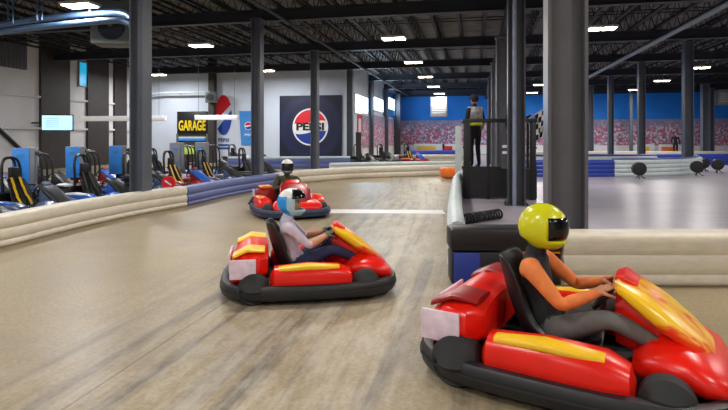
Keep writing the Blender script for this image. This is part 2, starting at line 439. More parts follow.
# ------------------------------------------------------------------ columns
def column(x, y, w, h, m, label, group, cap=True):
    t = empty('steel_column', (x, y, 0)); tag(t, label, 'column', group, 'thing')
    mb = MB(); tf = w * 0.09
    for s_ in (-1, 1): mb.box((s_ * (w / 2 - tf / 2), 0, h / 2), (tf, w, h), m, bev=0.004)
    mb.box((0, 0, h / 2), (w - 2 * tf, w * 0.07, h), m)
    mb.build('shaft', t, smooth=False)
    mb = MB(); mb.box((0, 0, 0.0125), (w * 1.35, w * 1.35, 0.025), m)
    for a in (-1, 1):
        for b_ in (-1, 1): mb.cyl((a * w * .58, b_ * w * .58, 0.02), (a * w * .58, b_ * w * .58, 0.07), 0.016, m, 6)
    mb.build('base_plate', t, smooth=False)
    if cap:
        mb = MB(); mb.box((0, 0, h - 0.012), (w * 1.2, w * 1.2, 0.024), m); mb.build('cap_plate', t, smooth=False)
    return t
ordn = ['nearest', 'second', 'third', 'fourth', 'fifth', 'sixth', 'seventh']
Lt = ['dark blue-grey steel column standing among the parked pit karts', 'blue-grey steel column between the blue wall poster and the big navy banner',
      'steel column standing in front of the navy banner and its round logo', 'steel column at the white wall corner right of the navy banner',
      'thin steel column in front of the bright side windows, nearer of two', 'thin steel column in front of the bright side windows, farther of two']
for i, y in enumerate([9.4, 15.15, 20.9, 26.7, 32.45, 38.2]):
    column(-6.33, y - (0.25, 0.38, 0.35, 0, 0, 0)[i], 0.29, 4.95, 'col_left', Lt[i], 'left row of steel columns')
mb = MB()
Ct = ['massive grey steel column beside the checkered flag, behind the cream barrier', 'dark steel column with a pale pipe beside the black marshal stand',
      'grey steel column directly behind the black marshal stand', 'grey steel column second behind the marshal stand', 'slim grey steel column third behind the marshal stand']
for i, (x, y) in enumerate([(0.95, 6.05), (0.86, 11.75), (0.84, 17.5), (0.86, 23.3), (0.86, 29.0)]):
    c = column(x, y, 0.40 if i == 0 else 0.36, 4.62, 'col_mid' if i != 1 else 'col_dark', Ct[i], 'central row of steel columns')
    if i == 1:
        m2 = MB(); m2.cyl((-0.05, -0.23, 0.0), (-0.05, -0.23, 4.6), 0.04, 'pipegrey', 10)
        for z in (0.6, 1.8, 3.0, 4.2): m2.box((-0.05, -0.20, z), (0.1, 0.05, 0.04), 'dsteel')
        m2.build('conduit_pipe', c)
        m2 = MB(); m2.box((-0.24, -0.1, 1.25), (0.1, 0.06, 0.05), 'white'); m2.box((-0.24, -0.1, 1.12), (0.1, 0.06, 0.05), 'white'); m2.build('bracket', c)
Rt = ['grey steel column at right, nearest in front of the blue crowd mural', 'grey steel column rising behind the white inner barrier, middle of three',
      'slim grey steel column farthest along the right row', 'grey-blue steel column close beside the massive column']
for i, (x, y) in enumerate([(8.45, 23.75), (7.55, 26.7), (7.6, 32.6), (7.6, 38.2)]):
    column(x, y, (0.34, 0.29, 0.29, 0.42)[i], 5.3 if i == 0 else 4.95, 'col_left', Rt[i], 'right row of steel columns')
for (u, d, w, lb) in [(705, 35, 0.42, 'grey column far right, left one of a close pair before the mural'), (711.5, 38, 0.3, 'grey-blue column far right, right one of a close pair before the mural'), (631, 39, 0.22, 'thin grey column against the far crowd mural')]:
    p = P(u, d); column(p.x, p.y, w, 4.95, 'col_left', lb, 'columns before the far wall')
p = P(403, 43); column(XS + 0.35, p.y, 0.45, 4.95, 'col_dark', 'dark column at the far corner where the side windows end', 'columns before the far wall')

# overhead pipes
def thing_mesh(mb, name, label, cat, group=None, smooth=True): return tag(mb.build(name, smooth=smooth), label, cat, group, 'thing')
mb = MB(); mb.cyl((-5.5, YB, 4.9), (-5.5, 44, 4.9), 0.045, 'dsteel', 8); thing_mesh(mb, 'overhead_pipe', 'thin grey conduit running along the ceiling left of the lights', 'pipe')
mb = MB(); mb.cyl((6.35, YB, 4.87), (6.35, 44, 4.87), 0.08, 'grey', 10); thing_mesh(mb, 'overhead_pipe', 'thicker pale grey pipe slanting under the ceiling at right', 'pipe')

# ------------------------------------------------------------------ lights
LZ = 4.72
def make_lamp():
    t = empty('ceiling_light')
    mb = MB(); mb.box((0, 0, 0.045), (0.84, 0.5, 0.07), 'lampbody', bev=0.01)
    for s_ in (-1, 1): mb.cyl((s_ * 0.25, 0, 0.07), (s_ * 0.25, 0, 5.34 - LZ), 0.006, 'dsteel', 5)
    mb.build('housing', t)
    for s_ in (-1, 1):
        mb = MB(); mb.box((s_ * 0.205, 0, 0.0), (0.33, 0.42, 0.03), 'lamp', bev=0.006); mb.build('diffuser', t)
    return t
lamp0 = make_lamp(); first = True
AL = bpy.data.lights.new('lamp_light', 'AREA'); AL.shape = 'RECTANGLE'; AL.size = 0.64; AL.size_y = 0.34; AL.energy = 205; AL.color = (1.0, 0.95, 0.88)
AP = AL.copy(); AP.energy = 330; AP.color = (0.97, 0.97, 1.0); AR = AL.copy(); AR.energy = 290; AR.color = (1.0, 0.96, 0.93)
lamps = []
for k, nm in enumerate(['over the near track', 'second above the track', 'third, at the top of the view', 'fourth above the track', 'fifth above the track', 'sixth above the track', 'last above the track']):
    lamps.append((-2.65, 6.0 + 5.75 * k, 'twin square ceiling light in the central line, ' + nm, 'central line of ceiling lights'))
def by(u, v, lb, g, vis=True):
    p = UZ(u, v, LZ) if False else None
    d = (LZ - HC) * F / (137 - v); q = P(u, d); lamps.append((q.x, q.y, lb, g))
by(80, 6, 'glaring ceiling light above the blue-grey heater tubes', 'ceiling lights over the pit')
by(201, 46, 'ceiling light between the two nearest left columns', 'ceiling lights over the pit')
by(158, 75, 'ceiling light just right of the nearest left column', 'ceiling lights over the pit')
by(266, 71, 'ceiling light just right of the column before the banner wall', 'ceiling lights over the pit')
by(304, 83, 'small ceiling light above the big navy banner', 'ceiling lights over the pit')
by(602, 29, 'twin ceiling light right beside the massive grey column', 'ceiling lights over the right lane')
by(540, 85, 'far ceiling light left of the massive column, upper of two', 'ceiling lights over the right lane')
by(532, 93, 'far ceiling light left of the massive column, lower of two', 'ceiling lights over the right lane')
by(700, 68, 'ceiling light right of the slanting pipe and nearest right column', 'ceiling lights over the right lane')
by(662, 81, 'ceiling light between the two right columns', 'ceiling lights over the right lane')
by(635, 90, 'small far ceiling light above the crowd mural', 'ceiling lights over the right lane')
for (x, y) in [(-8.8, 4), (-14.5, 6.5), (-14.5, 12), (-8.8, -2), (-2.65, 0.3), (-2.65, -4.5), (3.6, 1.0), (3.6, 6.5), (9.5, 4.5), (9.5, 10), (15.5, 8), (15.5, 16), (3.6, -4.5), (12.5, 21)]:
    lamps.append((x, y, 'twin square ceiling light outside the photographed view', 'ceiling lights outside the view'))
for i, (x, y, lb, g) in enumerate(lamps):
    o = lamp0 if i == 0 else copy_tree(lamp0)
    o.location = (x, y, LZ); tag(o, lb, 'ceiling light', g)
    l = bpy.data.objects.new('lamp_light', AR if x > 2 and y > 8 else (AP if x < -8 else AL)); COL.objects.link(l); l.location = (x, y, LZ - 0.03)

# ------------------------------------------------------------------ windows
def side_window(n, y0, y1, z0, z1):
    mb = MB(); mb.box((XS + 0.02, (y0 + y1) / 2, (z0 + z1) / 2), (0.04, y1 - y0, z1 - z0), 'day'); w = struct(mb.build('window_%d' % n, smooth=False))
    mb = MB()
    for z in (z0, z1): mb.box((XS + 0.04, (y0 + y1) / 2, z), (0.08, y1 - y0 + 0.1, 0.07), 'white')
    for y in (y0, y1, (y0 + y1) / 2): mb.box((XS + 0.04, y, (z0 + z1) / 2), (0.08, 0.06, z1 - z0), 'white')
    mb.build('window_frame', w, smooth=False)
side_window(1, 28.4, 31.9, 2.78, 3.85); side_window(2, 33.3, 37.4, 3.2, 4.1); side_window(3, 38.8, 43.4, 3.6, 4.5)
for (y0, y1, z) in ((28.4, 32.0, 3.5), (33.3, 37.4, 3.6), (38.8, 43.6, 3.8)):
    l = bpy.data.lights.new('daylight', 'AREA'); l.shape = 'RECTANGLE'; l.size = 1.2; l.size_y = y1 - y0; l.energy = 260; l.color = (0.62, 0.8, 1.0)
    o = bpy.data.objects.new('daylight', l); COL.objects.link(o); o.location = (XS + 0.12, (y0 + y1) / 2, z); o.rotation_euler = (0, -PI / 2, 0)
mb = MB(); mb.box((XL + 0.02, 22.9, 4.55), (0.04, 0.75, 1.15), 'cyan'); w = struct(mb.build('window_4', smooth=False))
mb = MB()
for z in (3.95, 5.15): mb.box((XL + 0.04, 22.9, z), (0.08, 0.9, 0.06), 'grey')
for y in (22.5, 23.3): mb.box((XL + 0.04, y, 4.55), (0.08, 0.06, 1.2), 'grey')
mb.build('window_frame', w, smooth=False)

# crowd mural panels
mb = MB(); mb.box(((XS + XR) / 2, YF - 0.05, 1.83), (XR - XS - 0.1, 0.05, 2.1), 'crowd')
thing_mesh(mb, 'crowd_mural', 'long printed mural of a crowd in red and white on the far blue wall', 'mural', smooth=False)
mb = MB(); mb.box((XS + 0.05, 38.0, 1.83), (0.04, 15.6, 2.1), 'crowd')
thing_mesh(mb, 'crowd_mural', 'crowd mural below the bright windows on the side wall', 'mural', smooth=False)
mb = MB(); mb.box((XS + 0.04, 29.6, 1.6), (0.03, 1.0, 2.2), 'pred'); mb.box((XS + 0.056, 29.6, 1.0), (0.01, 0.8, 0.7), 'white'); mb.box((XS + 0.056, 29.6, 2.1), (0.01, 0.7, 0.8), 'palebar')
recenter(thing_mesh(mb, 'wall_poster', 'narrow red and white poster on the side wall under the first window', 'poster', smooth=False))
# advertising boards at the far wall foot
for i, (u, w_, c1, lb) in enumerate([(428, 2.6, 'yellow', 'low white board with a yellow patch below the crowd mural, far centre'), (449, 1.2, 'pred', 'small red and white board below the crowd mural, far centre'),
                                (628, 1.4, 'yellow', 'low board with yellow patch below the mural, left of the right columns'), (650, 1.8, 'orange', 'low board with orange patch below the mural between the right columns'), (716, 1.8, 'pred', 'low red and white board below the mural at far right')]):
    p = P(u, 44.0 - (u > 500) * 3); t = empty('advertising_board', (p.x, 45.4, 0)); tag(t, lb, 'board', 'boards at the foot of the mural')
    t.location.x = P(u, 44).x if u < 500 else P(u, 45.4 / CY - 0.0).x
    mb = MB(); mb.box((0, 0, 0.5), (w_, 0.06, 0.75), 'white', bev=0.01); mb.build('panel', t)
    mb = MB(); mb.box((-w_ * 0.1, -0.035, 0.48), (w_ * 0.6, 0.012, 0.4), c1, bev=0.003); mb.build('printed_patch', t)
    for s_ in (-1, 1): mb = MB(); mb.box((s_ * w_ * .4, 0.06, 0.1), (0.05, 0.3, 0.2), 'grey'); mb.build('foot', t)
# white units under the roof before the far wall
for (u, v0, v1, w_, d, lb) in [(439, 97, 117, 1.25, 41, 'white box unit hanging in front of the far blue wall'), (725, 90, 105, 1.1, 38, 'white box unit hanging at the far right edge')]:
    p = P(u, d); z0, z1 = ZZ(v1, d), ZZ(v0, d); t = empty('hanging_unit', (p.x, p.y, z0)); tag(t, lb, 'air unit', 'white hanging units')
    h = z1 - z0; mb = MB(); mb.box((0, 0, h / 2), (w_, 0.7, h), 'unit', bev=0.04); mb.build('casing', t)
    mb = MB()
    for k in range(6): mb.box((0, -0.36, h * (0.2 + k * 0.11)), (w_ * 0.8, 0.03, 0.04), 'wallbeige')
    mb.build('grille', t, smooth=False)
    mb = MB()
    for s_ in (-1, 1): mb.cyl((s_ * w_ * .4, 0, h), (s_ * w_ * .4, 0, 5.34 - z0), 0.012, 'dsteel', 6)
    mb.build('hanger', t)

# ------------------------------------------------------------------ banner, posters, GARAGE sign on the pit wall
def globe(mb, R, y, cut_t, cut_b, red='pred', blu='pblue', part=None):
    def region(lo, hi, m, yy):
        n = 40; vt = []; vb = []
        for i in range(n + 1):
            x = -R + 2 * R * i / n; c = math.sqrt(max(0, R * R - x * x)); a = max(-c, lo(x, c)); b = min(c, hi(x, c))
            if b < a: b = a = (a + b) / 2
            vt.append((x, b)); vb.append((x, a))
        for i in range(n):
            q = [vb[i], vb[i + 1], vt[i + 1], vt[i]]
            vs = [mb.bm.verts.new((px, yy, pz)) for px, pz in q]
            f = mb.bm.faces.new(vs); f.material_index = mb.mi(m)
    if part != 'b': region(lambda x, c: cut_t(x), lambda x, c: c, red, y)
    if part != 'r': region(lambda x, c: -c, lambda x, c: cut_b(x), blu, y)
yw = YP - 0.0
pc = P(311, 28.2); pl, pr = P(280, YP / CY), 0
def xwall(u, Y=YP):
    a = math.atan((u - 364) / F) - YAW; return Y * math.tan(a)
x0, x1 = xwall(280.5), xwall(341.5)
dB = YP * CY - (x0 + x1) / 2 * SY
zb, zt = ZZ(158, dB), ZZ(96, dB)
t = empty('logo_banner', ((x0 + x1) / 2, YP - 0.03, (zb + zt) / 2)); tag(t, 'large square navy banner with round red, white and blue logo reading PEPSI', 'banner')
bw, bh = x1 - x0, zt - zb
mb = MB(); mb.box((0, 0, 0), (bw, 0.06, bh), 'banner'); mb.build('cloth', t, smooth=False)
R = 0.92; mb = MB()
mb.tube([(0, -0.032, 0), (0, -0.045, 0)], [R * 1.09, R * 1.09], 'white', 56)
mb.build('logo_disc', t)
for pt_, nm_ in (('r', 'red_wave'), ('b', 'blue_wave')):
    mb = MB(); globe(mb, R, -0.05, lambda x: 0.28 * R + 0.10 * R * math.sin(x / R * 2.4), lambda x: -0.32 * R + 0.10 * R * math.sin(x / R * 2.4), part=pt_); mb.build(nm_, t, smooth=False)
text_obj('lettering', 'PEPSI', 0.54, 'black', t, (0, -0.055, 0.0), WALL_ROT, bold=0.04, sx=1.34)
# small framed edge
mb = MB()
for s_ in (-1, 1): mb.box((s_ * (bw / 2), 0, 0), (0.05, 0.08, bh), 'navy'); mb.box((0, 0, s_ * bh / 2), (bw, 0.08, 0.05), 'navy')
mb.build('hem', t, smooth=False)

# tall painted globe logo
x0, x1 = xwall(215.5), xwall(232); dd = YP * CY - (x0 + x1) / 2 * SY
t = empty('wall_logo', ((x0 + x1) / 2, YP - 0.02, ZZ(115, dd))); tag(t, 'tall red, white and blue globe logo with small blue lettering on white wall', 'sign')
w_ = (x1 - x0) / 2
mb = MB(); Rr = 1.12
globe(mb, Rr, 0, lambda x: 0.02 + 0.5 * (x / Rr) + 0.12, lambda x: -0.3 + 0.62 * (x / Rr))
g_ = mb.build('globe', t, smooth=False); g_.scale = (w_ / Rr, 1, 1.0)
text_obj('lettering', 'PEPSI', 0.3, 'pblue', t, (0, -0.004, -1.42), WALL_ROT, bold=0.01)
mb = MB(); mb.box((0, 0, -1.68), (0.66, 0.01, 0.09), 'pblue'); mb.box((0, 0, -1.86), (0.75, 0.01, 0.1), 'pblue'); mb.build('print_line', t, smooth=False)

x0, x1 = xwall(239.5), xwall(254.5); dd = YP * CY - (x0 + x1) / 2 * SY; z0, z1 = ZZ(145, dd), ZZ(111, dd)
t = empty('wall_poster', ((x0 + x1) / 2, YP - 0.04, (z0 + z1) / 2)); tag(t, 'light blue poster with small round logo, tapering like a cup', 'poster')
w2, h2 = (x1 - x0) / 2, (z1 - z0) / 2
mb = MB(); mb.poly([(-w2 * 0.72, 0, -h2), (w2, 0, -h2), (w2, 0, h2), (-w2, 0, h2)], 'posterblue', Vector((0, 0.03, 0))); mb.build('panel', t, smooth=False)
mb = MB(); mb.tube([(0.1, -0.004, 0.12), (0.1, -0.012, 0.12)], [0.23, 0.23], 'white', 28); mb.build('logo_disc', t)
mb = MB(); globe(mb, 0.2, -0.016, lambda x: 0.03 + 0.02 * math.sin(12 * x), lambda x: -0.05 + 0.02 * math.sin(12 * x)); g_ = mb.build('logo_colours', t, smooth=False); g_.location = (0.1, 0, 0.12)
text_obj('lettering', 'pepsi', 0.22, 'white', t, (0.1, -0.012, -0.35), WALL_ROT, bold=0.01)

x0, x1 = xwall(178), xwall(208); dd = YP * CY - (x0 + x1) / 2 * SY; z0, z1 = ZZ(133.5, dd), ZZ(111.5, dd)
t = empty('garage_sign', ((x0 + x1) / 2, YP - 0.06, (z0 + z1) / 2)); tag(t, 'black sign with yellow letters GARAGE above the pit doorway', 'sign')
mb = MB(); mb.box((0, 0, 0), (x1 - x0, 0.08, z1 - z0), 'black', bev=0.01); mb.build('panel', t)
text_obj('lettering', 'GARAGE', 0.78, 'gtext', t, (0, -0.045, -0.2), WALL_ROT, bold=0.028, sx=0.56 * (x1 - x0) / 1.9)
# doorway below: flat panel, the opening's darkness put into its colour
zt = z0
mb = MB(); mb.box(((x0 + x1) / 2, YP - 0.02, zt / 2), (x1 - x0, 0.06, zt), 'darkpanel'); dr = struct(mb.build('door_1', smooth=False))
mb = MB(); mb.box(((x0 + x1) / 2, YP - 0.07, ZZ(139.5, dd)), ((x1 - x0) * 0.9, 0.05, 0.14), 'charger', bev=0.01); mb.box(((x0 + x1) / 2, YP - 0.08, ZZ(137.5, dd)), ((x1 - x0) * 0.9, 0.05, 0.1), 'palebar'); mb.build('door_lit_strip', dr, smooth=False)  # blue-lit strip across the doorway, its light put into blue and pale colours
mb = MB()
for xx in (x0, x1): mb.box((xx, YP - 0.05, zt / 2), (0.1, 0.12, zt), 'ggrey')
mb.build('door_frame', dr, smooth=False)
# dark downpipe/column between GARAGE and logo walls
xc = xwall(214)
slab('trim_5', (xc - 0.17, YP - 0.35, 0), (xc + 0.17, YP, DECK - 0.02), 'darkpanel')
# horizontal service duct above the sign
xa, xb = xwall(150), xwall(214)
mb = MB(); zz_ = ZZ(94, 29.5)
mb.tube(catmull([Vector((xa, YP - 0.5, zz_)), Vector((xa + 1.0, YP - 0.5, zz_ + 0.1)), Vector(((xa + xb) / 2, YP - 0.5, zz_ + 0.1)), Vector((xb, YP - 0.5, zz_ + 0.1))], 5), 0.055, 'palebar', 10)
for xx in (xa + 0.3, (xa + xb) / 2, xb - 0.3): mb.box((xx, YP - 0.25, zz_ + 0.08), (0.05, 0.5, 0.05), 'grey')
thing_mesh(mb, 'service_duct', 'pale horizontal duct on the wall above the GARAGE sign', 'duct')
mb = MB(); mb.box((0, 0, 0), (0.6, 0.4, 0.6), 'ggrey', bev=0.04); mb.cyl((0, -0.2, 0), (0, -0.24, 0), 0.2, 'dsteel', 20); o = thing_mesh(mb, 'wall_fan_box', 'grey wall fan box at the end of the pale duct', 'fan'); o.location = (xb + 0.15, YP - 0.56, ZZ(97, 29))

# ------------------------------------------------------------------ left wall things
def yleft(u):
    a = math.atan((u - 364) / F) - YAW; return XL / math.tan(a)
for n, (ua, ub) in enumerate([(39, 68), (86, 107), (113, 125)]):
    ya, yb = yleft(ua), yleft(ub)
    slab('trim_%d' % (6 + n), (XL, ya, 0), (XL + 0.12, yb, DECK - 0.02), 'darkpanel')
# shutter at upper left
ya, yb = yleft(-40), yleft(24.5); mb = MB(); mb.box((0, 0, 0.85), (0.1, yb - ya, 1.7), 'shutter')
o = mb.build('roll_shutter', smooth=False); o.location = (XL + 0.08, (ya + yb) / 2, ZZ(69, 22.5)); tag(o, 'dark grey ribbed shutter high on the left wall', 'shutter', kind='thing')
for v_, lb in ((95, 'upper'), (128, 'lower')):
    mb = MB(); mb.box((XL + 0.06, (YB + YP) / 2, ZZ(v_, 22.5)), (0.1, YP - YB - 0.2, 0.09), 'wallbeige'); struct(mb.build('trim_%d' % (9 if lb == 'upper' else 10), smooth=False))
p = Vector((XL + 0.1, yleft(-22), ZZ(112, 21))); q = Vector((XL + 0.1, yleft(18), ZZ(149, 22.5)))
mb = MB(); mb.cyl(p, q, 0.09, 'black', 8); mb.cyl(q, (q.x, q.y + 1.0, 0.0), 0.09, 'black', 8); thing_mesh(mb, 'diagonal_brace', 'black diagonal brace pipe on the left wall', 'brace')
# TV
d = 22.8; p = P(57.5, d); z0, z1 = ZZ(131, d), ZZ(114.5, d)
t = empty('television', (p.x, p.y, z0)); t.rotation_euler.z = math.radians(28); tag(t, 'lit blue-white television mounted on the dark wall panel', 'television')
h = z1 - z0; mb = MB(); mb.box((0, 0, h / 2), (1.24, 0.07, h), 'black', bev=0.01); mb.build('bezel', t)
mb = MB(); mb.box((0, -0.038, h / 2), (1.16, 0.01, h - 0.09), 'screen'); mb.build('screen', t, smooth=False)
mb = MB()
for k in range(5): mb.box((-0.2, -0.046, h * (0.25 + 0.13 * k)), (0.55 - 0.05 * (k % 2), 0.004, 0.03), 'white')
mb.build('screen_text', t, smooth=False)
mb = MB(); la = Matrix.Rotation(-t.rotation_euler.z, 4, 'Z') @ Vector((XL + 0.12 - t.location.x, 0, 0)); mb.cyl((0, 0.03, h / 2), (la.x, la.y, h / 2), 0.035, 'black', 8); mb.build('wall_arm', t)

# unit heater box with fan
d = 15.5; p = P(115, d); z0, z1 = ZZ(46, d), ZZ(2, d)
t = empty('unit_heater', (p.x, p.y, z0)); t.rotation_euler.z = YAW + 0.1; tag(t, 'grey box heater with round fan hanging at upper left', 'heater')
h = z1 - z0; mb = MB(); mb.box((0, 0, h / 2), (1.1, 0.8, h), 'ggrey', bev=0.05); mb.build('casing', t)
mb = MB(); mb.tube([(0.05, -0.4, h * .36), (0.05, -0.46, h * .36)], [0.36, 0.36], 'black', 28); mb.build('fan_opening', t)
mb = MB()
for k in range(4):
    a = k * PI / 2 + 0.4; mb.box((0.05 + 0.16 * math.cos(a), -0.475, h * .36 + 0.16 * math.sin(a)), (0.3, 0.015, 0.11), 'steel' if k == 1 else 'dsteel', rot=Matrix.Rotation(-a, 4, 'Y'))
mb.build('fan_blade', t)
mb = MB()
for a in (-1, 1):
    for b_ in (-1, 1): mb.cyl((a * .45, b_ * .3, h - 0.02), (a * .45, b_ * .3, 5.34 - z0), 0.015, 'dsteel', 6)
mb.build('hanger', t)
# radiant heater tubes
t = empty('tube_heater', P(50, 14.0)); t.location.z = 0; tag(t, 'long double tube heater hanging at upper left, bluish grey', 'heater')
base = t.location.copy()
def G(u, v, d): return P(u, d, ZZ(v, d)) - base
top = [G(-60, 36, 14.8), G(0, 24.5, 14.2), G(60, 16.5, 13.9), G(110, 12.5, 13.5), G(126, 14, 13.2), G(132, 18, 13.0)]
bot = [G(-60, 44, 14.4), G(0, 32, 13.8), G(60, 25, 13.5), G(110, 20.5, 13.1), G(124, 21, 13.0), G(132, 24, 12.9)]
for pts in (top, bot):
    mb = MB(); mb.tube(catmull(pts, 6), 0.085, 'heater', 12); mb.build('heating_tube', t)
mb = MB(); mb.tube([top[-1], (top[-1] + bot[-1]) / 2 + Vector((0.12, 0, 0)), bot[-1]], 0.085, 'heater', 12); mb.build('return_bend', t)
mb = MB()
for (u, d) in ((8, 14.1), (13, 14.0), (37, 13.9), (42, 13.9), (90, 13.5)):
    v = 32 - u * 0.12; q = P(u, d, ZZ(v - 7, d)) - base; mb.cyl(q, (q.x - 0.0, q.y, 5.34), 0.025, 'heater', 6)
mb.build('hanger', t)
# white gantry beams over the pit
for (ua, ub, va, vb, d0, d1, lb) in [(80, 166, 119, 118, 20, 19.5, 'long white overhead beam behind the nearest left column'), (195, 238, 117.5, 117.5, 20.5, 20.5, 'short white overhead beam in front of the GARAGE sign')]:
    a, b_ = P(ua, d0, ZZ(va, d0)), P(ub, d1, ZZ(vb, d1)); c = (a + b_) / 2; t = empty('overhead_beam', (c.x, c.y, c.z)); tag(t, lb, 'beam', 'white beams over the pit', 'thing')
    rz = math.atan2(b_.y - a.y, b_.x - a.x); L_ = (b_ - a).length; t.rotation_euler.z = rz
    mb = MB(); mb.box((0, 0, 0), (L_, 0.14, 0.19), 'white', bev=0.015); mb.build('beam_bar', t)
    for s_ in (-1, 1): mb = MB(); mb.cyl((s_ * L_ * 0.42, 0, 0.09), (s_ * L_ * 0.42, 0, 5.34 - c.z), 0.007, 'dsteel', 6); mb.build('hanger', t)

# ------------------------------------------------------------------ barriers
def bprof(h, th, nb, amp=0.03):
    cuts = [0, .22, .60, 1.0] if nb == 3 else [k / nb for k in range(nb + 1)]
    pts = []
    for lo, hi in zip(cuts, cuts[1:]):
        for i in range(7):
            if i == 0 and lo > 0: continue
            pts.append((th / 2 - amp + amp * math.sin(PI * i / 6) ** 0.6, h * (lo + (hi - lo) * i / 6)))
    pts2 = [(pts[-1][0] * 0.7, h + 0.012), (-pts[-1][0] * 0.7, h + 0.012)]
    return pts + pts2 + [(-a, z) for a, z in reversed(pts)]
def barrier(path, h, th, nb, m, label, name='track_barrier', group='plastic track barriers', n=8, stripe=None, smooth=True):
    c = path[len(path) // 2]; t = empty(name, (c.x, c.y, 0)); tag(t, label, 'barrier', group, 'thing')
    pp = [p - Vector((c.x, c.y, 0)) for p in catmull(path, n)]
    mb = MB(); mb.sweep(pp, bprof(h, th, nb), m); mb.build('barrier_rail', t, ang=60)
    if stripe:
        z, sc, rr = stripe
        mb = MB(); mb.tube([p + Vector((0, 0, z)) for p in pp], rr, sc, 10); mb.build('top_tube', t)
    return t
def PP(lst): return [P(u, d + 0.17) for u, d in lst]
barrier(PP([(-150, 5.6), (-60, 6.2), (0, 6.92), (45, 7.75), (90, 8.73), (135, 9.8), (181, 10.98)]), 0.40, 0.34, 3, 'barrier', 'long cream three-ridged barrier in front of the pit karts')
barrier(PP([(181.5, 11.0), (225, 12.9), (274, 15.2)]), 0.38, 0.34, 3, 'barrierblue', 'blue ridged barrier section joining the cream pit barrier')
barrier(PP([(275, 15.25), (300, 16.7), (350, 18.3), (400, 19.2), (452, 20.2), (468, 20.6)]), 0.38, 0.34, 2, 'barrier', 'cream barrier curving across the far end of the near track')
barrier(PP([(228, 24), (270, 24), (350, 24.6)]), 0.45, 0.3, 2, 'barrierblue', 'blue and white barrier below the big navy banner', stripe=(0.5, 'palebar', 0.06))
barrier(PP([(340, 28.6), (400, 29.2), (470, 29.8)]), 0.45, 0.3, 2, 'barrier', 'cream barrier far down the hall behind the track bend')
barrier(PP([(330, 23.2), (390, 24.2), (465, 25)]), 0.3, 0.3, 2, 'palebar', 'low pale barrier just behind the far track bend')
barrier(PP([(404, 37), (432, 37.2), (458, 37.4)]), 0.5, 0.3, 2, 'deepblue', 'small deep blue barrier beneath the crowd mural')
# right side
barrier(PP([(500, 19.2), (560, 19.1), (612, 19.2)]), 0.60, 0.34, 4, 'deepblue', 'deep blue stacked barrier crossing behind the massive column')
barrier(PP([(612.5, 19.2), (640, 19.3), (668, 19.7), (688, 20.6), (698, 22.2), (690, 25.0)]), 0.60, 0.34, 4, 'palebar', 'pale stacked barrier bending away behind the black drum stands', stripe=(0.63, 'barrierblue', 0.05))
barrier(PP([(500, 26.6), (600, 26.8), (690, 27.2), (760, 27.6)]), 0.56, 0.32, 3, 'deepblue', 'long deep blue barrier crossing the right side of the hall')
barrier(PP([(500, 33), (600, 33), (690, 33), (760, 33)]), 0.55, 0.3, 2, 'barrier', 'far cream barrier line below the crowd mural at right')
barrier(PP([(500, 22.6), (540, 22.6), (600, 22.8), (655, 23.4)]), 0.6, 0.3, 3, 'palebar', 'white barrier between the two deep blue barriers at right', stripe=(0.64, 'deepblue', 0.05))
# cream barrier near right
barrier([P(557.5, 5.3), P(640, 5.3), P(728, 5.3), P(820, 5.3), P(930, 5.4)], 0.50, 0.36, 3, 'barrier', 'cream scuffed ridged barrier behind the nearest kart', n=6)
# island barrier
barrier([P(457.5, 5.72), P(455, 7.5), P(455.5, 9.6), P(456, 11.4), P(457.5, 13.1), P(463, 14.6), P(478, 15.6), P(500, 16.1)], 0.47, 0.22, 3, 'palebar', 'white barrier curving along the island beside the marshal stand', stripe=(0.46, 'palebar', 0.085))
barrier([P(462.5, 13.95), P(470, 14.5), P(482, 14.9), P(497, 15.0)], 0.44, 0.12, 2, 'deepblue', 'blue inner barrier lining the island beside the marshal stand')
a, b_ = P(448, 5.33), P(557, 5.3); c = (a + b_) / 2; rz = math.atan2(b_.y - a.y, b_.x - a.x); L_ = (b_ - a).length
t = empty('corner_barrier', c, rz); tag(t, 'black-capped dark barrier block with a blue patch closing the island', 'barrier')
mb = MB(); mb.box((0, 0, 0.165), (L_ - 0.03, 0.26, 0.33), 'bumper', bev=0.03); mb.build('body', t)
mb = MB(); mb.box((0, -0.01, 0.445), (L_, 0.32, 0.22), 'black', bev=0.035); mb.build('cap', t)
mb = MB(); mb.box((-L_ / 2 + 0.17, -0.125, 0.165), (0.26, 0.05, 0.31), 'deepblue', bev=0.02); mb.build('blue_pad', t)
mb = MB(); mb.box((L_ / 2 - 0.29, -0.14, 0.325), (0.54, 0.03, 0.015), 'orange'); mb.build('orange_strip', t)
mb = MB(); mb.box((-0.04, -0.14, 0.17), (0.02, 0.03, 0.3), 'charger'); mb.build('blue_strip', t)
# orange end pad
p = P(456, 18.6)
mb = MB(); mb.box((0, 0, 0.2), (1.1, 0.35, 0.36), 'orange', bev=0.08, rz=0.25)
o = thing_mesh(mb, 'orange_pad', 'orange cushion pad at the far end of the island barrier', 'pad'); o.location = p
mb = MB(); mb.box((0, 0, 0.9), (0.2, 0.2, 1.8), 'palebar', bev=0.01)
o = thing_mesh(mb, 'white_post', 'pale square post standing just left of the black marshal stand', 'post'); o.location = P(458.5, 17.2, 0.0)
# coiled hose
a, b_ = P(464, 8.7), P(500, 9.35); d_ = (b_ - a); pts = []
N_ = 13
side = Vector((-d_.y, d_.x, 0)).normalized()
for i in range(N_ * 12 + 1):
    tt = i / (N_ * 12); an = 2 * PI * i / 12
    pts.append(d_ * tt + side * 0.07 * math.cos(an) + Vector((0, 0, 0.10 + 0.075 * math.sin(an))))
mb = MB(); mb.tube(pts, 0.02, 'black', 6); o = thing_mesh(mb, 'coiled_hose', 'black coiled hose lying on the grey floor inside the island', 'hose'); o.location = a
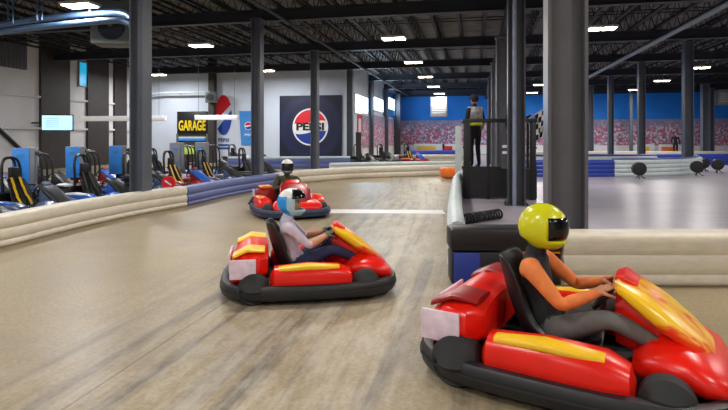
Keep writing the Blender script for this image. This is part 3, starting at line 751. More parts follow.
# start line
a, b_ = P(318, 10.35, 0.0), P(444, 10.25, 0.0); n_ = Vector((b_.y - a.y, a.x - b_.x, 0)).normalized() * 0.26
mb = MB(); mb.poly([a - n_, b_ - n_, b_ + n_, a + n_], 'white', Vector((0, 0, 0.004)))
o = thing_mesh(mb, 'start_line', 'white painted start line across the track before the island', 'floor marking', smooth=False)
# black drums
for (u, d, r_, lb) in [(639, 18.4, 0.23, 'black round drum on a small stand, in front of the pale barrier'), (697, 19.6, 0.22, 'black round drum on a stand at the tip of the pale barrier'),
                       (704, 22.3, 0.2, 'black round drum, the farther one behind the pale barrier tip'), (717.5, 21.2, 0.22, 'black round drum standing alone rightmost of the four')]:
    t = empty('drum_blower', P(u, d, 0.006), PI / 2 + 0.2 + random.uniform(-0.5, 0.5)); tag(t, lb, 'blower', 'black drum blowers')
    mb = MB(); mb.tube([(-0.1, 0, 0.34), (-0.085, 0, 0.34), (0.085, 0, 0.34), (0.1, 0, 0.34)], [r_ * .75, r_, r_, r_ * .75], 'black', 22); mb.build('drum', t)
    mb = MB(); mb.tube([(0.1, 0, 0.34), (0.12, 0, 0.34)], [r_ * .5, r_ * .35], 'dsteel', 14); mb.build('hub', t)
    for s_ in (-1, 1): mb = MB(); mb.tube([(0, 0, 0.2), (s_ * 0.08, 0.02, 0.06), (s_ * 0.17, 0.03, 0.016)], 0.016, 'black', 6); mb.build('foot', t)
    mb = MB(); mb.tube([(0, 0, 0.2), (0, -0.1, 0.06), (-0.02, -0.2, 0.016)], 0.016, 'black', 6); mb.build('foot', t)

# ------------------------------------------------------------------ kart
def superellipse(a, b, n, N=56, x0=0.0):
    out = []
    for k in range(N):
        t = 2 * PI * k / N; c, s_ = math.cos(t), math.sin(t)
        out.append(Vector((x0 + a * math.copysign(abs(c) ** (2 / n), c), b * math.copysign(abs(s_) ** (2 / n), s_), 0)))
    return out
def seat_part(parent):
    prof = [(0.12, 0.20), (0.02, 0.15), (-0.12, 0.13), (-0.25, 0.15), (-0.34, 0.24), (-0.40, 0.40), (-0.45, 0.56), (-0.48, 0.70)]
    bm = bmesh.new(); rows = []
    for i, (x, z) in enumerate(prof):
        t = i / (len(prof) - 1); hw = 0.20 - 0.03 * max(0, t - 0.7) / 0.3; row = []
        for k in range(9):
            s_ = -1 + 2 * k / 8; lift = 0.13 * abs(s_) ** 3 * (1 if 0.1 < t < 0.95 else 0.4)
            nx, nz = (0.0, 1.0) if t < 0.4 else ((0.9, 0.3) if t > 0.6 else (0.5, 0.8))
            row.append(bm.verts.new((x + nx * lift, s_ * hw, z + nz * lift)))
        rows.append(row)
    for A, B in zip(rows, rows[1:]):
        for k in range(8): bm.faces.new((A[k], A[k + 1], B[k + 1], B[k]))
    me = bpy.data.meshes.new('seat'); bm.to_mesh(me); bm.free(); me.materials.append(M['black'])
    for p in me.polygons: p.use_smooth = True
    o = bpy.data.objects.new('seat', me); COL.objects.link(o); o.parent = parent
    md = o.modifiers.new('s', 'SOLIDIFY'); md.thickness = 0.025; md = o.modifiers.new('u', 'SUBSURF'); md.levels = 1; md.render_levels = 1
    return o
def make_kart(name, body='red', hood='flame', bumper='bumper', parked=False, strap='yellow', cover=None, trim='yellow', ctrim=None):
    t = empty(name); cover = cover or body; fk = 0.62 if parked else 1.0
    mb = MB(); ring = superellipse(0.835, 0.64, 3.6, x0=-0.055); w, h = 0.05, 0.068
    prof = [(w * math.copysign(abs(math.cos(a)) ** 0.6, math.cos(a)), 0.115 + h * math.copysign(abs(math.sin(a)) ** 0.6, math.sin(a))) for a in [2 * PI * k / 12 for k in range(12)]]
    mb.sweep(ring, prof, bumper, closed=True); bo = mb.build('bumper', t)
    mb = MB(); mb.sweep(superellipse(0.847, 0.652, 3.6, x0=-0.055), [(0.040, 0.108), (0.044, 0.108), (0.044, 0.124), (0.040, 0.124)], 'rubber', closed=True); mb.build('rub_strip', bo)
    mb = MB(); mb.poly([(p.x, p.y, 0.05) for p in superellipse(0.80, 0.605, 3.6, 40, x0=-0.055)], 'dsteel', Vector((0, 0, 0.03))); mb.build('floor_tray', t, ang=30)
    for s_ in (-1, 1):
        mb = MB(); mb.loft([(-0.45, s_ * .50, .20, .05, .05), (-0.41, s_ * .50, .215, .12, .12), (-0.1, s_ * .50, .225, .14, .13), (0.2, s_ * .50, .22, .14, .12), (0.31, s_ * .50, .20, .11, .09), (0.335, s_ * .5, .18, .04, .04)], body)
        sp = mb.build('side_pod', t)
        mb = MB(); mb.loft([(-0.37, s_ * .545, .315, .05, .025), (-0.1, s_ * .555, .335, .075, .028), (0.2, s_ * .55, .315, .05, .025)], trim, n=3); mb.build('pod_stripe', sp)
    # nose and front fairing
    mb = MB(); mb.loft([(0.30, 0, .19, .28, .06), (0.38, 0, .23, .36, .12), (0.55, 0, .24, .42, .13), (0.64, 0, .22, .45, .11), (0.73, 0, .20, .42, .08), (0.775, 0, .18, .34, .03)], body); mb.build('nose', t)
    mb = MB(); mb.loft([(0.19, 0, .60, .13 * fk, .02), (0.22, 0, .59, .21 * fk, .045), (0.33, 0, .53, .26 * fk, .07), (0.46, 0, .44, .28 * fk, .08), (0.60, 0, .34, .26 * fk, .06), (0.69, 0, .28, .16, .03)], hood); ff = mb.build('front_fairing', t)
    mb = MB(); mb.loft([(0.20, 0, .625, .10 * fk, .02), (0.25, 0, .635, .14 * fk, .03), (0.32, 0, .60, .12 * fk, .02)], body); mb.build('fairing_top', ff)
    mb = MB(); mb.loft([(0.20, 0, .40, .09, .17), (0.28, 0, .38, .12, .18), (0.45, 0, .32, .13, .15), (0.64, 0, .26, .13, .08)], body); mb.build('hood_base', t)
    # rear engine cover
    mb = MB(); mb.loft([(-0.83, 0, .24, .36, .08), (-0.80, 0, .27, .48, .14), (-0.70, 0, .31, .56, .17), (-0.55, 0, .33, .55, .16), (-0.47, 0, .33, .45, .12)], cover, n=3.2); ec = mb.build('engine_cover', t)
    for s_ in (-1, 1):
        mb = MB(); mb.loft([(-0.80, s_ * .37, .42, .10, .02), (-0.66, s_ * .36, .485, .13, .025), (-0.50, s_ * .35, .47, .12, .02)], ctrim or trim, n=3); mb.build('cover_panel', ec)
    mb = MB(); mb.box((-0.845, 0, 0.31), (0.02, 0.42, 0.2), 'plate', bev=0.008); mb.build('number_plate', t)
    for s_ in (-1, 1): mb = MB(); mb.box((-0.70, s_ * 0.565, 0.33), (0.24, 0.02, 0.18), 'plate', bev=0.008); mb.build('side_plate', t)
    # wheels
    for (x, y, r_, w_) in ((-0.60, .535, .145, .15), (-0.60, -.535, .145, .15), (0.47, .50, .135, .12), (0.47, -.50, .135, .12)):
        mb = MB(); rr = [r_ * .62, r_ * .9, r_, r_, r_ * .9, r_ * .62]; yy = [-.5, -.5, -.38, .38, .5, .5]
        mb.tube([(x, y + k * w_, r_) for k in yy], rr, 'rubber', 24); ty = mb.build('wheel', t)
        sg = 1 if y > 0 else -1
        mb = MB(); mb.tube([(x, y + sg * w_ * .5, r_), (x, y + sg * (w_ * .5 + .012), r_)], [r_ * .55, r_ * .5], 'rim', 18); mb.tube([(x, y + sg * (w_ * .5 + .012), r_), (x, y + sg * (w_ * .5 + .035), r_)], [0.025, 0.02], 'dsteel', 8); mb.build('rim', ty)
    mb = MB(); mb.cyl((-0.6, -.47, .145), (-0.6, .47, .145), 0.02, 'steel', 10); mb.cyl((0.47, -.45, .135), (0.47, .45, .135), 0.016, 'steel', 10); mb.build('axle', t)
    seat_part(t)
    # steering
    c = Vector((0.16, 0, 0.53)); ax = Vector((-0.75, 0, 0.55)).normalized(); e1 = Vector((0, 1, 0)); e2 = ax.cross(e1)
    mb = MB(); mb.tube([c + (e1 * math.cos(k * PI / 12) + e2 * math.sin(k * PI / 12)) * 0.14 for k in range(24)], 0.014, 'black', 8, closed=True)
    for a in (0.3, PI - 0.3, 1.5 * PI): mb.cyl(c, c + (e1 * math.cos(a) + e2 * math.sin(a)) * 0.14, 0.010, 'dsteel', 6)
    mb.build('steering_wheel', t)
    mb = MB(); mb.cyl(c, (0.5, 0, 0.2), 0.012, 'steel', 8); mb.build('steering_column', t)
    if parked:
        mb = MB()
        for off in (0.0, 0.05):
            y_ = 0.19 - off
            mb.tube(catmull([Vector((-0.5 - off, -y_, 0.12)), Vector((-0.52 - off, -y_, 0.6)), Vector((-0.54 - off, -y_ * .95, 0.92)), Vector((-0.55 - off, -y_ * .5, 1.06)), Vector((-0.55 - off, y_ * .5, 1.06)), Vector((-0.54 - off, y_ * .95, 0.92)), Vector((-0.52 - off, y_, 0.6)), Vector((-0.5 - off, y_, 0.12))], 5), 0.024, 'black', 8)
        mb.build('roll_hoop', t)
        mb = MB(); mb.box((-0.47, 0, 0.78), (0.07, 0.2, 0.26), 'black', bev=0.025); mb.build('headrest', t)
        for s_ in (-1, 1):
            mb = MB(); mb.sweep([Vector((0, 0, 0)), Vector((0, 0.001, 0))], [(0, 0)] * 0 or [(-.001, 0), (.001, 0), (0, .001)], strap) if False else None
            pts_ = [(-0.43, s_ * .08, 0.72), (-0.36, s_ * .085, 0.56), (-0.28, s_ * .10, 0.40), (-0.16, s_ * .11, 0.25)]
            for p0, p1 in zip(pts_, pts_[1:]):
                p0, p1 = Vector(p0), Vector(p1); dv = p1 - p0; an = math.atan2(-dv.z, dv.x)
                mb.box((p0 + p1) / 2, (dv.length + 0.01, 0.045, 0.008), strap, rot=Matrix.Rotation(an, 4, 'Y'))
            mb.build('harness_strap', t, smooth=False)
    return t

# ------------------------------------------------------------------ people
def lerp(a, b, t): return a + (b - a) * t
def skin_chain(chains, mats_, sub=1):
    """chains: list of (verts[(Vector,r)], edges, root). returns mesh"""
    me = bpy.data.meshes.new('sk'); V = []; E = []; R_ = []; roots = []
    for vs, es, root in chains:
        o_ = len(V); V += [v for v, r in vs]; R_ += [r for v, r in vs]; E += [(a + o_, b + o_) for a, b in es]; roots.append(root + o_)
    me.from_pydata([tuple(v) for v in V], E, []); me.update()
    ob = bpy.data.objects.new('sk', me); COL.objects.link(ob)
    md = ob.modifiers.new('k', 'SKIN'); md.use_smooth_shade = True; md.branch_smoothing = 0.6
    for i, sv in enumerate(me.skin_vertices[0].data):
        r = R_[i]; sv.radius = r if isinstance(r, tuple) else (r, r); sv.use_root = i in roots
    md = ob.modifiers.new('s', 'SUBSURF'); md.levels = sub; md.render_levels = sub
    dg = bpy.context.evaluated_depsgraph_get(); out = bpy.data.meshes.new_from_object(ob.evaluated_get(dg))
    bpy.data.objects.remove(ob); bpy.data.meshes.remove(me); return out
def seg_dist(p, a, b):
    ab = b - a; t = max(0, min(1, (p - a).dot(ab) / max(1e-9, ab.length_squared))); return (p - (a + ab * t)).length
def human(name, label, J, c, cat='person', head_dir=Vector((1, 0, 0)), group=None):
    """J: joints in local space facing +X.  c: materials shirt, sleeve, arm, trousers, shoe, hand, hair"""
    V = Vector
    keys = {k: V(v) for k, v in J.items()}
    vs = [(keys['pelvis'], (.125, .11)), (keys['belly'], (.12, .105)), (keys['chest'], (.145, .115)), (keys['neck'], .055), (keys['head'] - V((0, 0, .05)), .05)]
    es = [(0, 1), (1, 2), (2, 3), (3, 4)]
    segs = [(keys['pelvis'], keys['belly'], 'shirt', .12), (keys['belly'], keys['chest'], 'shirt', .12), (keys['chest'], keys['neck'], 'shirt', .11), (keys['neck'] + V((0, 0, .04)), keys['head'], 'skin', .05)]
    chains = []
    for s_, t in ((1, 'l'), (-1, 'r')):
        sh, el, wr, ha = keys['sh_' + t], keys['el_' + t], keys['wr_' + t], keys['ha_' + t]
        o_ = len(vs)
        vs += [(sh, .068), (lerp(sh, el, .5), .052), (el, .044), (lerp(el, wr, .4), .042), (wr, .028), (lerp(wr, ha, .55), (.036, .022)), (ha, (.038, .018))]
        es += [(2, o_)] + [(o_ + i, o_ + i + 1) for i in range(6)]
        segs += [(sh, el, 'sleeve', .05), (el, wr, 'arm', .04), (wr, ha, 'hand', .03)]
        hp, kn, an, to = keys['hip_' + t], keys['kn_' + t], keys['an_' + t], keys['to_' + t]
        o_ = len(vs)
        vs += [(hp, .095), (lerp(hp, kn, .5), .076), (kn, .058), (lerp(kn, an, .35), .056), (an, .04), (lerp(an, to, .5), (.045, .035)), (to, (.045, .028))]
        es += [(0, o_)] + [(o_ + i, o_ + i + 1) for i in range(6)]
        segs += [(hp, kn, 'trousers', .075), (kn, an, 'trousers', .05), (lerp(an, to, .15), to, 'shoe', .045)]
        # fingers
        d = (ha - wr).normalized(); curl = keys.get('curl_' + t, V((0, 0, -1))); curl = (curl - d * curl.dot(d)).normalized(); lat = d.cross(curl)
        for q, (off, ln) in enumerate(((-.030, .075), (-.010, .085), (.011, .080), (.030, .062))):
            b0 = ha - d * .015 + lat * off; b1 = b0 + d * .02 + d * ln * .35 + curl * .004
            b2 = b1 + (d * .55 + curl * .8).normalized() * ln * .38; b3 = b2 + (curl * .9 - d * .35).normalized() * ln * .28
            chains.append(([(b0, .010), (b1, .0095), (b2, .0085), (b3, .0075)], [(0, 1), (1, 2), (2, 3)], 0)); segs += [(b0, b1, 'hand', .01), (b1, b2, 'hand', .01), (b2, b3, 'hand', .01)]
        sd = -s_ if keys.get('thumb_flip') else s_
        b0 = lerp(wr, ha, .45) + lat * (-.028); b1 = b0 + (d * .6 - lat * .8 * 1 + curl * .4).normalized() * .035; b2 = b1 + (d * .7 + curl * .8).normalized() * .03; b3 = b2 + (d * .5 + curl * .8).normalized() * .02
        chains.append(([(b0, .013), (b1, .011), (b2, .0095), (b3, .008)], [(0, 1), (1, 2), (2, 3)], 0)); segs += [(b0, b1, 'hand', .012), (b1, b3, 'hand', .01)]
    body = skin_chain([(vs, es, 0)], c, 2); hands = skin_chain(chains, c, 1)
    bm = bmesh.new(); bm.from_mesh(body); bm.from_mesh(hands)
    order = ['shirt', 'sleeve', 'arm', 'trousers', 'shoe', 'hand', 'skin', 'hair', 'eye']
    for f in bm.faces:
        p = f.calc_center_median(); best = min(segs, key=lambda s: seg_dist(p, s[0], s[1]) - s[3]); f.material_index = order.index(best[2]); f.smooth = True
    # head with face
    hd = head_dir.normalized(); H = keys['head']; yaw = math.atan2(hd.y, hd.x); T = Matrix.Translation(H) @ Matrix.Rotation(yaw, 4, 'Z') @ Matrix.Rotation(-math.asin(max(-1, min(1, hd.z))), 4, 'Y')
    def addball(cn, rad, mi, seg=16, shape=None):
        r = bmesh.ops.create_uvsphere(bm, u_segments=seg, v_segments=seg // 2 + 2, radius=1)
        for v in r['verts']:
            q = V((v.co.x * rad[0], v.co.y * rad[1], v.co.z * rad[2]))
            if shape: q = shape(q)
            v.co = T @ (q + V(cn))
        for f in set(f for v in r['verts'] for f in v.link_faces): f.material_index = mi; f.smooth = True
    def skull(q):
        if q.z < 0: k = 1 - 0.28 * (-q.z / .115); q = V((q.x * (k + .08) + .008 * (-q.z / .115), q.y * k, q.z))
        if q.x > .05 and abs(q.y) < .02 and -.03 < q.z < .02: q.x += .006
        return q
    addball((0, 0, 0), (.098, .078, .118), 6, 20, skull)
    addball((.098, 0, -.012), (.018, .013, .022), 6, 8); addball((.098, 0, -.052), (.008, .024, .006), 4, 8)
    for s_ in (-1, 1):
        addball((.088, s_ * .03, .012), (.010, .014, .008), 8, 8); addball((0, s_ * .08, -.005), (.018, .01, .03), 6, 8)
        addball((.091, s_ * .03, .032), (.008, .018, .004), 7, 8)
    me = bpy.data.meshes.new(name); bm.to_mesh(me); bm.free(); bpy.data.meshes.remove(body); bpy.data.meshes.remove(hands)
    for k in order: me.materials.append(M[c.get(k, {'skin': 'skin', 'hair': 'hair', 'eye': 'black', 'hand': 'skin'}.get(k, 'dark_cloth'))])
    t = empty(name); tag(t, label, cat, group)
    o = bpy.data.objects.new('body', me); COL.objects.link(o); o.parent = t
    return t, T
def helmet(parent, T, base, top=None, back=None, chin=None, visor_open=False):
    rad = Vector((.155, .128, .150)); off = Vector((.012, 0, .012))
    def patch(name, keep, k, m_of, thick, par):
        bm = bmesh.new(); bmesh.ops.create_uvsphere(bm, u_segments=32, v_segments=20, radius=1)
        kill = [f for f in bm.faces if not keep(f.calc_center_median())]
        bmesh.ops.delete(bm, geom=kill, context='FACES')
        ms = []
        for f in bm.faces:
            m = m_of(f.calc_center_median())
            if m not in ms: ms.append(m)
            f.material_index = ms.index(m); f.smooth = True
        for v in bm.verts:
            q = Vector((v.co.x * rad.x * k, v.co.y * rad.y * k, v.co.z * rad.z * k))
            if q.z < -.08: q.x += .02
            v.co = T @ (q + off)
        me = bpy.data.meshes.new(name); bm.to_mesh(me); bm.free()
        for m in ms: me.materials.append(M[m])
        o = bpy.data.objects.new(name, me); COL.objects.link(o); o.parent = par
        md = o.modifiers.new('s', 'SOLIDIFY'); md.thickness = thick; md.offset = -1; return o
    opening = lambda p: p.x > .35 and -.42 < p.z < .38 and abs(p.y) < .88
    def mo(p):
        if top and p.z > .45: return top
        if back and p.x < -.1: return back
        if chin and p.z < -.35: return chin
        return base
    sh = patch('helmet', lambda p: p.z > -.86 and not opening(p), 1.0, mo, .018, parent)
    if visor_open: patch('visor', lambda p: p.x > .1 and .38 < p.z < .86 and abs(p.y) < .9, 1.05, lambda p: 'visor', .006, sh)
    else: patch('visor', lambda p: p.x > .28 and -.48 < p.z < .42 and abs(p.y) < .92, 1.03, lambda p: 'visor', .006, sh)
    return sh
SEATED = dict(pelvis=(-.19, 0, .26), belly=(-.24, 0, .40), chest=(-.29, 0, .58), neck=(-.28, 0, .73), head=(-.24, 0, .865),
              sh_l=(-.27, .185, .655), sh_r=(-.27, -.185, .655), el_l=(-.07, .27, .47), el_r=(-.07, -.27, .47), wr_l=(.10, .155, .535), wr_r=(.10, -.155, .535),
              ha_l=(.16, .135, .575), ha_r=(.16, -.135, .575), curl_l=(0.6, -.3, -.6), curl_r=(0.6, .3, -.6),
              hip_l=(-.16, .09, .25), hip_r=(-.16, -.09, .25), kn_l=(.19, .20, .42), kn_r=(.19, -.20, .42), an_l=(.47, .16, .28), an_r=(.47, -.16, .28), to_l=(.60, .15, .36), to_r=(.60, -.15, .36))

def place_pair(kart, driver, u, d, hx, hy):
    """driver's seat at sight-line u, distance d; heading (right, away)"""
    q = P(u, d); ang = math.atan2(hy, hx) + YAW
    off = Vector((math.cos(ang), math.sin(ang), 0)) * 0.24
    for o in (kart, driver):
        o.location = q + off; o.rotation_euler = (0, 0, ang)
def kart_tag(k, label, g): tag(k, label, 'go-kart', g)

k1 = make_kart('racing_kart', 'red', 'flame', 'bumper'); kart_tag(k1, 'red and yellow racing kart driven by person in pale shirt, centre of track', 'karts out on the track')
h1, T1 = human('kart_driver', 'person in pale lavender shirt and navy trousers wearing blue and white helmet', SEATED, dict(shirt='lav_cloth', sleeve='lav_cloth', arm='skin', trousers='denim', shoe='shoe', hand='grey_cloth'), group='kart drivers', head_dir=Vector((1, -.25, 0)))
helmet(h1, T1, 'helm_pale', top='helm_white', back='helm_blue', chin='helm_pale', visor_open=True)
place_pair(k1, h1, 289, 5.15, 0.985, 0.17)
for o in (k1, h1): o.scale = (0.93, 0.93, 0.93)

k2 = make_kart('racing_kart', 'red', 'flame', 'bumper', cover='red', ctrim='darkred'); kart_tag(k2, 'nearest red racing kart with yellow side stripe, cut off by the photo edge', 'karts out on the track')
h2, T2 = human('kart_driver', 'person in yellow helmet and dark clothes driving the nearest kart', SEATED, dict(shirt='dark_cloth', sleeve='orange_cloth', arm='orange_cloth', trousers='grey_cloth', shoe='shoe', hand='skin'), group='kart drivers')
helmet(h2, T2, 'helm_yellow')
place_pair(k2, h2, 541, 3.40, 0.86, -0.51)

k3 = make_kart('racing_kart', 'red', 'darkred', 'bumper_blue', cover='darkred', trim='orange'); kart_tag(k3, 'small red racing kart behind the centre kart, near the blue barrier', 'karts out on the track')
h3, T3 = human('kart_driver', 'person in olive clothes and grey-blue helmet driving the farthest kart', SEATED, dict(shirt='olive', sleeve='olive', arm='olive', trousers='dark_cloth', shoe='shoe', hand='skin'), group='kart drivers')
helmet(h3, T3, 'helm_grey', top='helm_white')
place_pair(k3, h3, 287, 10.2, 0.35, -0.94)

# parked karts in the pit
protos = [make_kart('parked_kart', b, h, 'bumper', True, s, cover=cv, trim=tr) for b, h, s, cv, tr in
          [('blue', 'black', 'black', 'black', 'white'), ('slate', 'dsteel', 'yellow', 'black', 'blue'), ('black', 'black', 'black', 'black', 'dsteel'), ('darkred', 'blue', 'yellow', 'black', 'orange')]]
pitspec = []
blat = [(5.6, -5.1), (6.92, -4.75), (8.73, -4.51), (9.8, -4.23), (10.98, -3.81), (12.9, -3.38), (15.07, -2.67), (18, -1.9)]
def bl(d):
    for (a, x), (b, y) in zip(blat, blat[1:]):
        if d <= b: return x + (y - x) * (d - a) / (b - a)
    return blat[-1][1]
nm1 = [(7.9, 2, 'black parked kart nearest in the front pit row, at the photo edge'), (9.3, 1, 'grey-blue parked kart with yellow harness below the first blue charger'), (10.75, 0, 'blue parked kart in the front pit row right of the television'),
       (12.2, 1, 'grey-blue parked kart with yellow harness beside the nearest steel column'), (13.6, 3, 'dark red parked kart in the front row below the GARAGE sign'), (15.0, 1, 'grey-blue parked kart with yellow harness below the tall globe logo'), (17.3, 2, 'black parked kart at the far end of the front pit row')]
nm2 = [(11.0, 0, 'blue parked kart in the rear pit row at the photo edge'), (12.4, 2, 'black parked kart in the rear row below the television'), (13.8, 3, 'dark red parked kart in the rear row by the second blue charger'),
       (15.2, 2, 'black parked kart in the rear row left of the nearest column'), (16.6, 2, 'black parked kart in the rear row right of the nearest column'), (18.0, 0, 'blue parked kart in the rear row below the GARAGE sign'), (19.5, 2, 'black parked kart at the far end of the rear pit row')]
for d, k, lb in nm1: pitspec.append((364 + 530 * (bl(d) - 1.42) / d, d, k, lb))
for d, k, lb in nm2: pitspec.append((364 + 530 * (bl(min(d, 18)) - 3.9 + (d > 18) * .3) / d, d, k, lb))
pitspec += [(237, 25.6, 2, 'far black parked kart below the light blue poster'), (260, 26.0, 0, 'far blue parked kart left of the navy banner'),
 (364, 26.0, 2, 'far black parked kart at the white wall corner'), (386, 27.6, 2, 'far black parked kart beside the windows wall'), (414, 27.8, 3, 'far dark parked kart rightmost behind the bend barrier')]
used = set()
for i, (u, d, k, lb) in enumerate(pitspec):
    o = protos[k] if k not in used else copy_tree(protos[k]); used.add(k)
    o.location = P(u, d + 0.15); ang = YAW + ((-0.25 if d < 20 else -0.9) + random.uniform(-.08, .08)); o.rotation_euler = (0, 0, ang)
    kart_tag(o, lb, 'karts parked in the pit')

# charging stations
def make_charger(col, h0, h1_, w_):
    t = empty('charging_station')
    mb = MB(); mb.box((0, 0, h0 + (h1_ - h0) / 2), (w_, 0.24, h1_ - h0), 'grey', bev=0.015); mb.build('cabinet', t)
    mb = MB(); mb.box((-w_ * 0.12, -0.125, h0 + (h1_ - h0) / 2), (w_ * 0.74, 0.02, (h1_ - h0) * 0.98), col, bev=0.006); pn = mb.build('front_panel', t)
    for z in (0.78, 0.28): mb = MB(); mb.box((-w_ * 0.12, -0.138, h0 + (h1_ - h0) * z), (w_ * 0.36, 0.006, 0.07), 'posterblue'); mb.build('display', pn, smooth=False)
    mb = MB(); mb.cyl((0, 0.02, 0.02), (0, 0.02, h0 + 0.03), 0.045, 'dsteel', 10); mb.build('post', t)
    mb = MB(); mb.box((0, 0.02, 0.012), (0.34, 0.34, 0.024), 'dsteel'); mb.build('base_plate', t)
    for s_ in (1, 1.3, 1.6):
        mb = MB(); mb.tube(catmull([Vector((w_ * .45 * s_ / 1.2, -.05, h1_ - .08)), Vector((w_ * .9 * s_ / 1.2, -.12, h1_ - .2)), Vector((w_ * .95 * s_ / 1.2, -.14, h0)), Vector((w_ * .7 * s_ / 1.2, -.2, h0 - .35))], 5), 0.022, 'black', 7); mb.build('cable', t)
    return t
c0 = make_charger('charger', 0.55, 1.24, 0.38)
g0 = make_charger('grey', 0.45, 1.28, 0.42)
for i, (u, d, lb) in enumerate([(25, 10.2, 'blue charging cabinet with cables at left, beside the black diagonal brace'), (76, 11.8, 'blue charging cabinet with cables right of the television'), (118, 12.9, 'blue charging cabinet left of the nearest steel column')]):
    o = c0 if i == 0 else copy_tree(c0); o.location = P(u, d); o.rotation_euler = (0, 0, YAW + 0.35); tag(o, lb, 'charger', 'blue charging cabinets')
for i, (u, d, lb) in enumerate([(177, 15.9, 'grey charging cabinet in front of the doorway, left of two'), (202, 16.9, 'grey charging cabinet in front of the doorway, right of two')]):
    o = g0 if i == 0 else copy_tree(g0); o.location = P(u, d); o.rotation_euler = (0, 0, YAW + 0.3); tag(o, lb, 'charger', 'grey charging cabinets')
# lime screen stand
t = empty('screen_stand', P(188, 16.3), YAW + 0.2); tag(t, 'pale green lit screen on a stand below the GARAGE sign', 'screen')
mb = MB(); mb.cyl((0, 0, 0.02), (0, 0, 0.95), 0.03, 'dsteel', 10); mb.build('pole', t)
mb = MB(); mb.box((0, 0, 0.012), (0.4, 0.4, 0.024), 'dsteel'); mb.build('base', t)
mb = MB(); mb.box((0, 0, 1.05), (0.4, 0.06, 0.30), 'black', bev=0.01); mb.build('bezel', t)
mb = MB(); mb.box((0, -0.033, 1.05), (0.36, 0.008, 0.26), 'lime'); mb.build('screen', t, smooth=False)
# red round sign on pit, helmets stand
t = empty('round_sign', P(168.5, 11.0), YAW); tag(t, 'small round red sign on a post right of the nearest column', 'sign')
mb = MB(); mb.cyl((0, 0, 0.0), (0, 0, 0.42), 0.02, 'dsteel', 8); mb.build('post', t)
mb = MB(); mb.tube([(0, -0.02, 0.5), (0, 0.02, 0.5)], [0.14, 0.14], 'pred', 26); mb.box((0, -0.026, 0.5), (0.16, 0.01, 0.03), 'white', rot=Matrix.Rotation(0.6, 4, 'Y')); mb.build('disc', t)
# red helmet rack / orange jacket stack left of column
t = empty('tyre_stack', P(133, 11.3), 0); tag(t, 'stack of black tyres beside the nearest steel column', 'tyre stack')
for k in range(5):
    mb = MB(); mb.tube([Vector((0.13 * math.cos(a), 0.13 * math.sin(a), 0.075 + 0.13 * k)) for a in [2 * PI * q / 18 for q in range(18)]], 0.065, 'rubber', 8, closed=True); mb.build('tyre', t)
# spare orange panel
t = empty('floor_speaker', P(358.5, 25.6), YAW); tag(t, 'tall slim black cabinet standing by the white wall corner', 'cabinet')
mb = MB(); mb.box((0, 0, 0.85), (0.26, 0.26, 1.66), 'black', bev=0.015); mb.build('casing', t)
mb = MB(); mb.box((0, -0.135, 1.0), (0.18, 0.01, 1.2), 'dsteel'); mb.build('front_grille', t)
mb = MB(); mb.box((0, 0, 0.015), (0.36, 0.36, 0.03), 'black'); mb.build('base', t)

# ------------------------------------------------------------------ marshal stand
dS = 12.3
a, b_ = P(461, dS), P(531, dS); c = (a + b_) / 2; W = (b_ - a).length; D = 1.2
t = empty('marshal_stand', c + Vector((-SY, CY, 0)) * D / 2, YAW); t.rotation_euler.z = 0.03; t.location = c + Vector((0.06, D / 2, 0)); tag(t, 'black raised marshal stand with handrail beside the island barrier', 'stand')
zf = 0.68
for (x, y) in ((-W / 2, -D / 2), (W / 2, -D / 2), (-W / 2, D / 2), (W / 2, D / 2), (-W / 2 + 0.52, -D / 2), (-W / 2 + 1.07, -D / 2)):
    mb = MB(); w_ = 0.14 if (abs(x) == W / 2 and y < 0) else 0.07; mb.box((x + (w_ / 2 if x < 0 else -w_ / 2), y, 0.91), (w_, 0.06, 1.80), 'black', bev=0.006); mb.build('post', t)
mb = MB(); mb.box((0, -D / 2, 1.83), (W + 0.02, 0.07, 0.09), 'black', bev=0.01)
for s_ in (-1, 1): mb.box((s_ * W / 2, 0, 1.83), (0.07, D, 0.09), 'black', bev=0.01)
mb.build('handrail', t)
mb = MB(); mb.box((0, -D / 2, 0.38), (W, 0.04, 0.68), 'black')
for s_ in (-1, 1): mb.box((s_ * W / 2, 0, 0.38), (0.04, D, 0.68), 'black')
mb.build('skirt_panel', t, smooth=False)
mb = MB(); mb.box((0, 0, zf - 0.02), (W, D, 0.05), 'dsteel'); mb.build('platform', t, smooth=False)
for s_ in (-1, 1): mb = MB(); mb.box((s_ * W / 2, 0, 1.2), (0.04, D, 0.05), 'black'); mb.build('side_rail', t, smooth=False)
mb = MB(); mb.box((-W / 2 + 0.4, -D / 2, 0.735), (0.9, 0.05, 0.06), 'black'); mb.build('mid_rail', t, smooth=False)
zf += 0.005
def standing(hgt=1.72, arm_l=None, arm_r=None):
    k = hgt / 1.75
    J = dict(pelvis=(0, 0, .95), belly=(0.01, 0, 1.10), chest=(0.0, 0, 1.30), neck=(0.0, 0, 1.47), head=(0.03, 0, 1.625),
             sh_l=(0, .18, 1.40), sh_r=(0, -.18, 1.40), el_l=(-.02, .25, 1.12), el_r=(-.02, -.25, 1.12), wr_l=(.08, .25, .90), wr_r=(.08, -.25, .90), ha_l=(.11, .25, .83), ha_r=(.11, -.25, .83),
             curl_l=(1, 0, 0), curl_r=(1, 0, 0), hip_l=(0, .095, .92), hip_r=(0, -.095, .92), kn_l=(.02, .10, .50), kn_r=(.02, -.10, .50), an_l=(-.02, .11, .085), an_r=(-.02, -.11, .085), to_l=(.13, .13, .035), to_r=(.13, -.13, .035))
    if arm_l: J.update(arm_l)
    if arm_r: J.update(arm_r)
    return {n: tuple(x * (k if not n.startswith('curl') else 1) for x in v) for n, v in J.items()}
J = standing(1.70, dict(el_l=(-.02, .27, 1.13), wr_l=(.17, .20, 1.13), ha_l=(.24, .18, 1.13), curl_l=(0, 0, -1)))
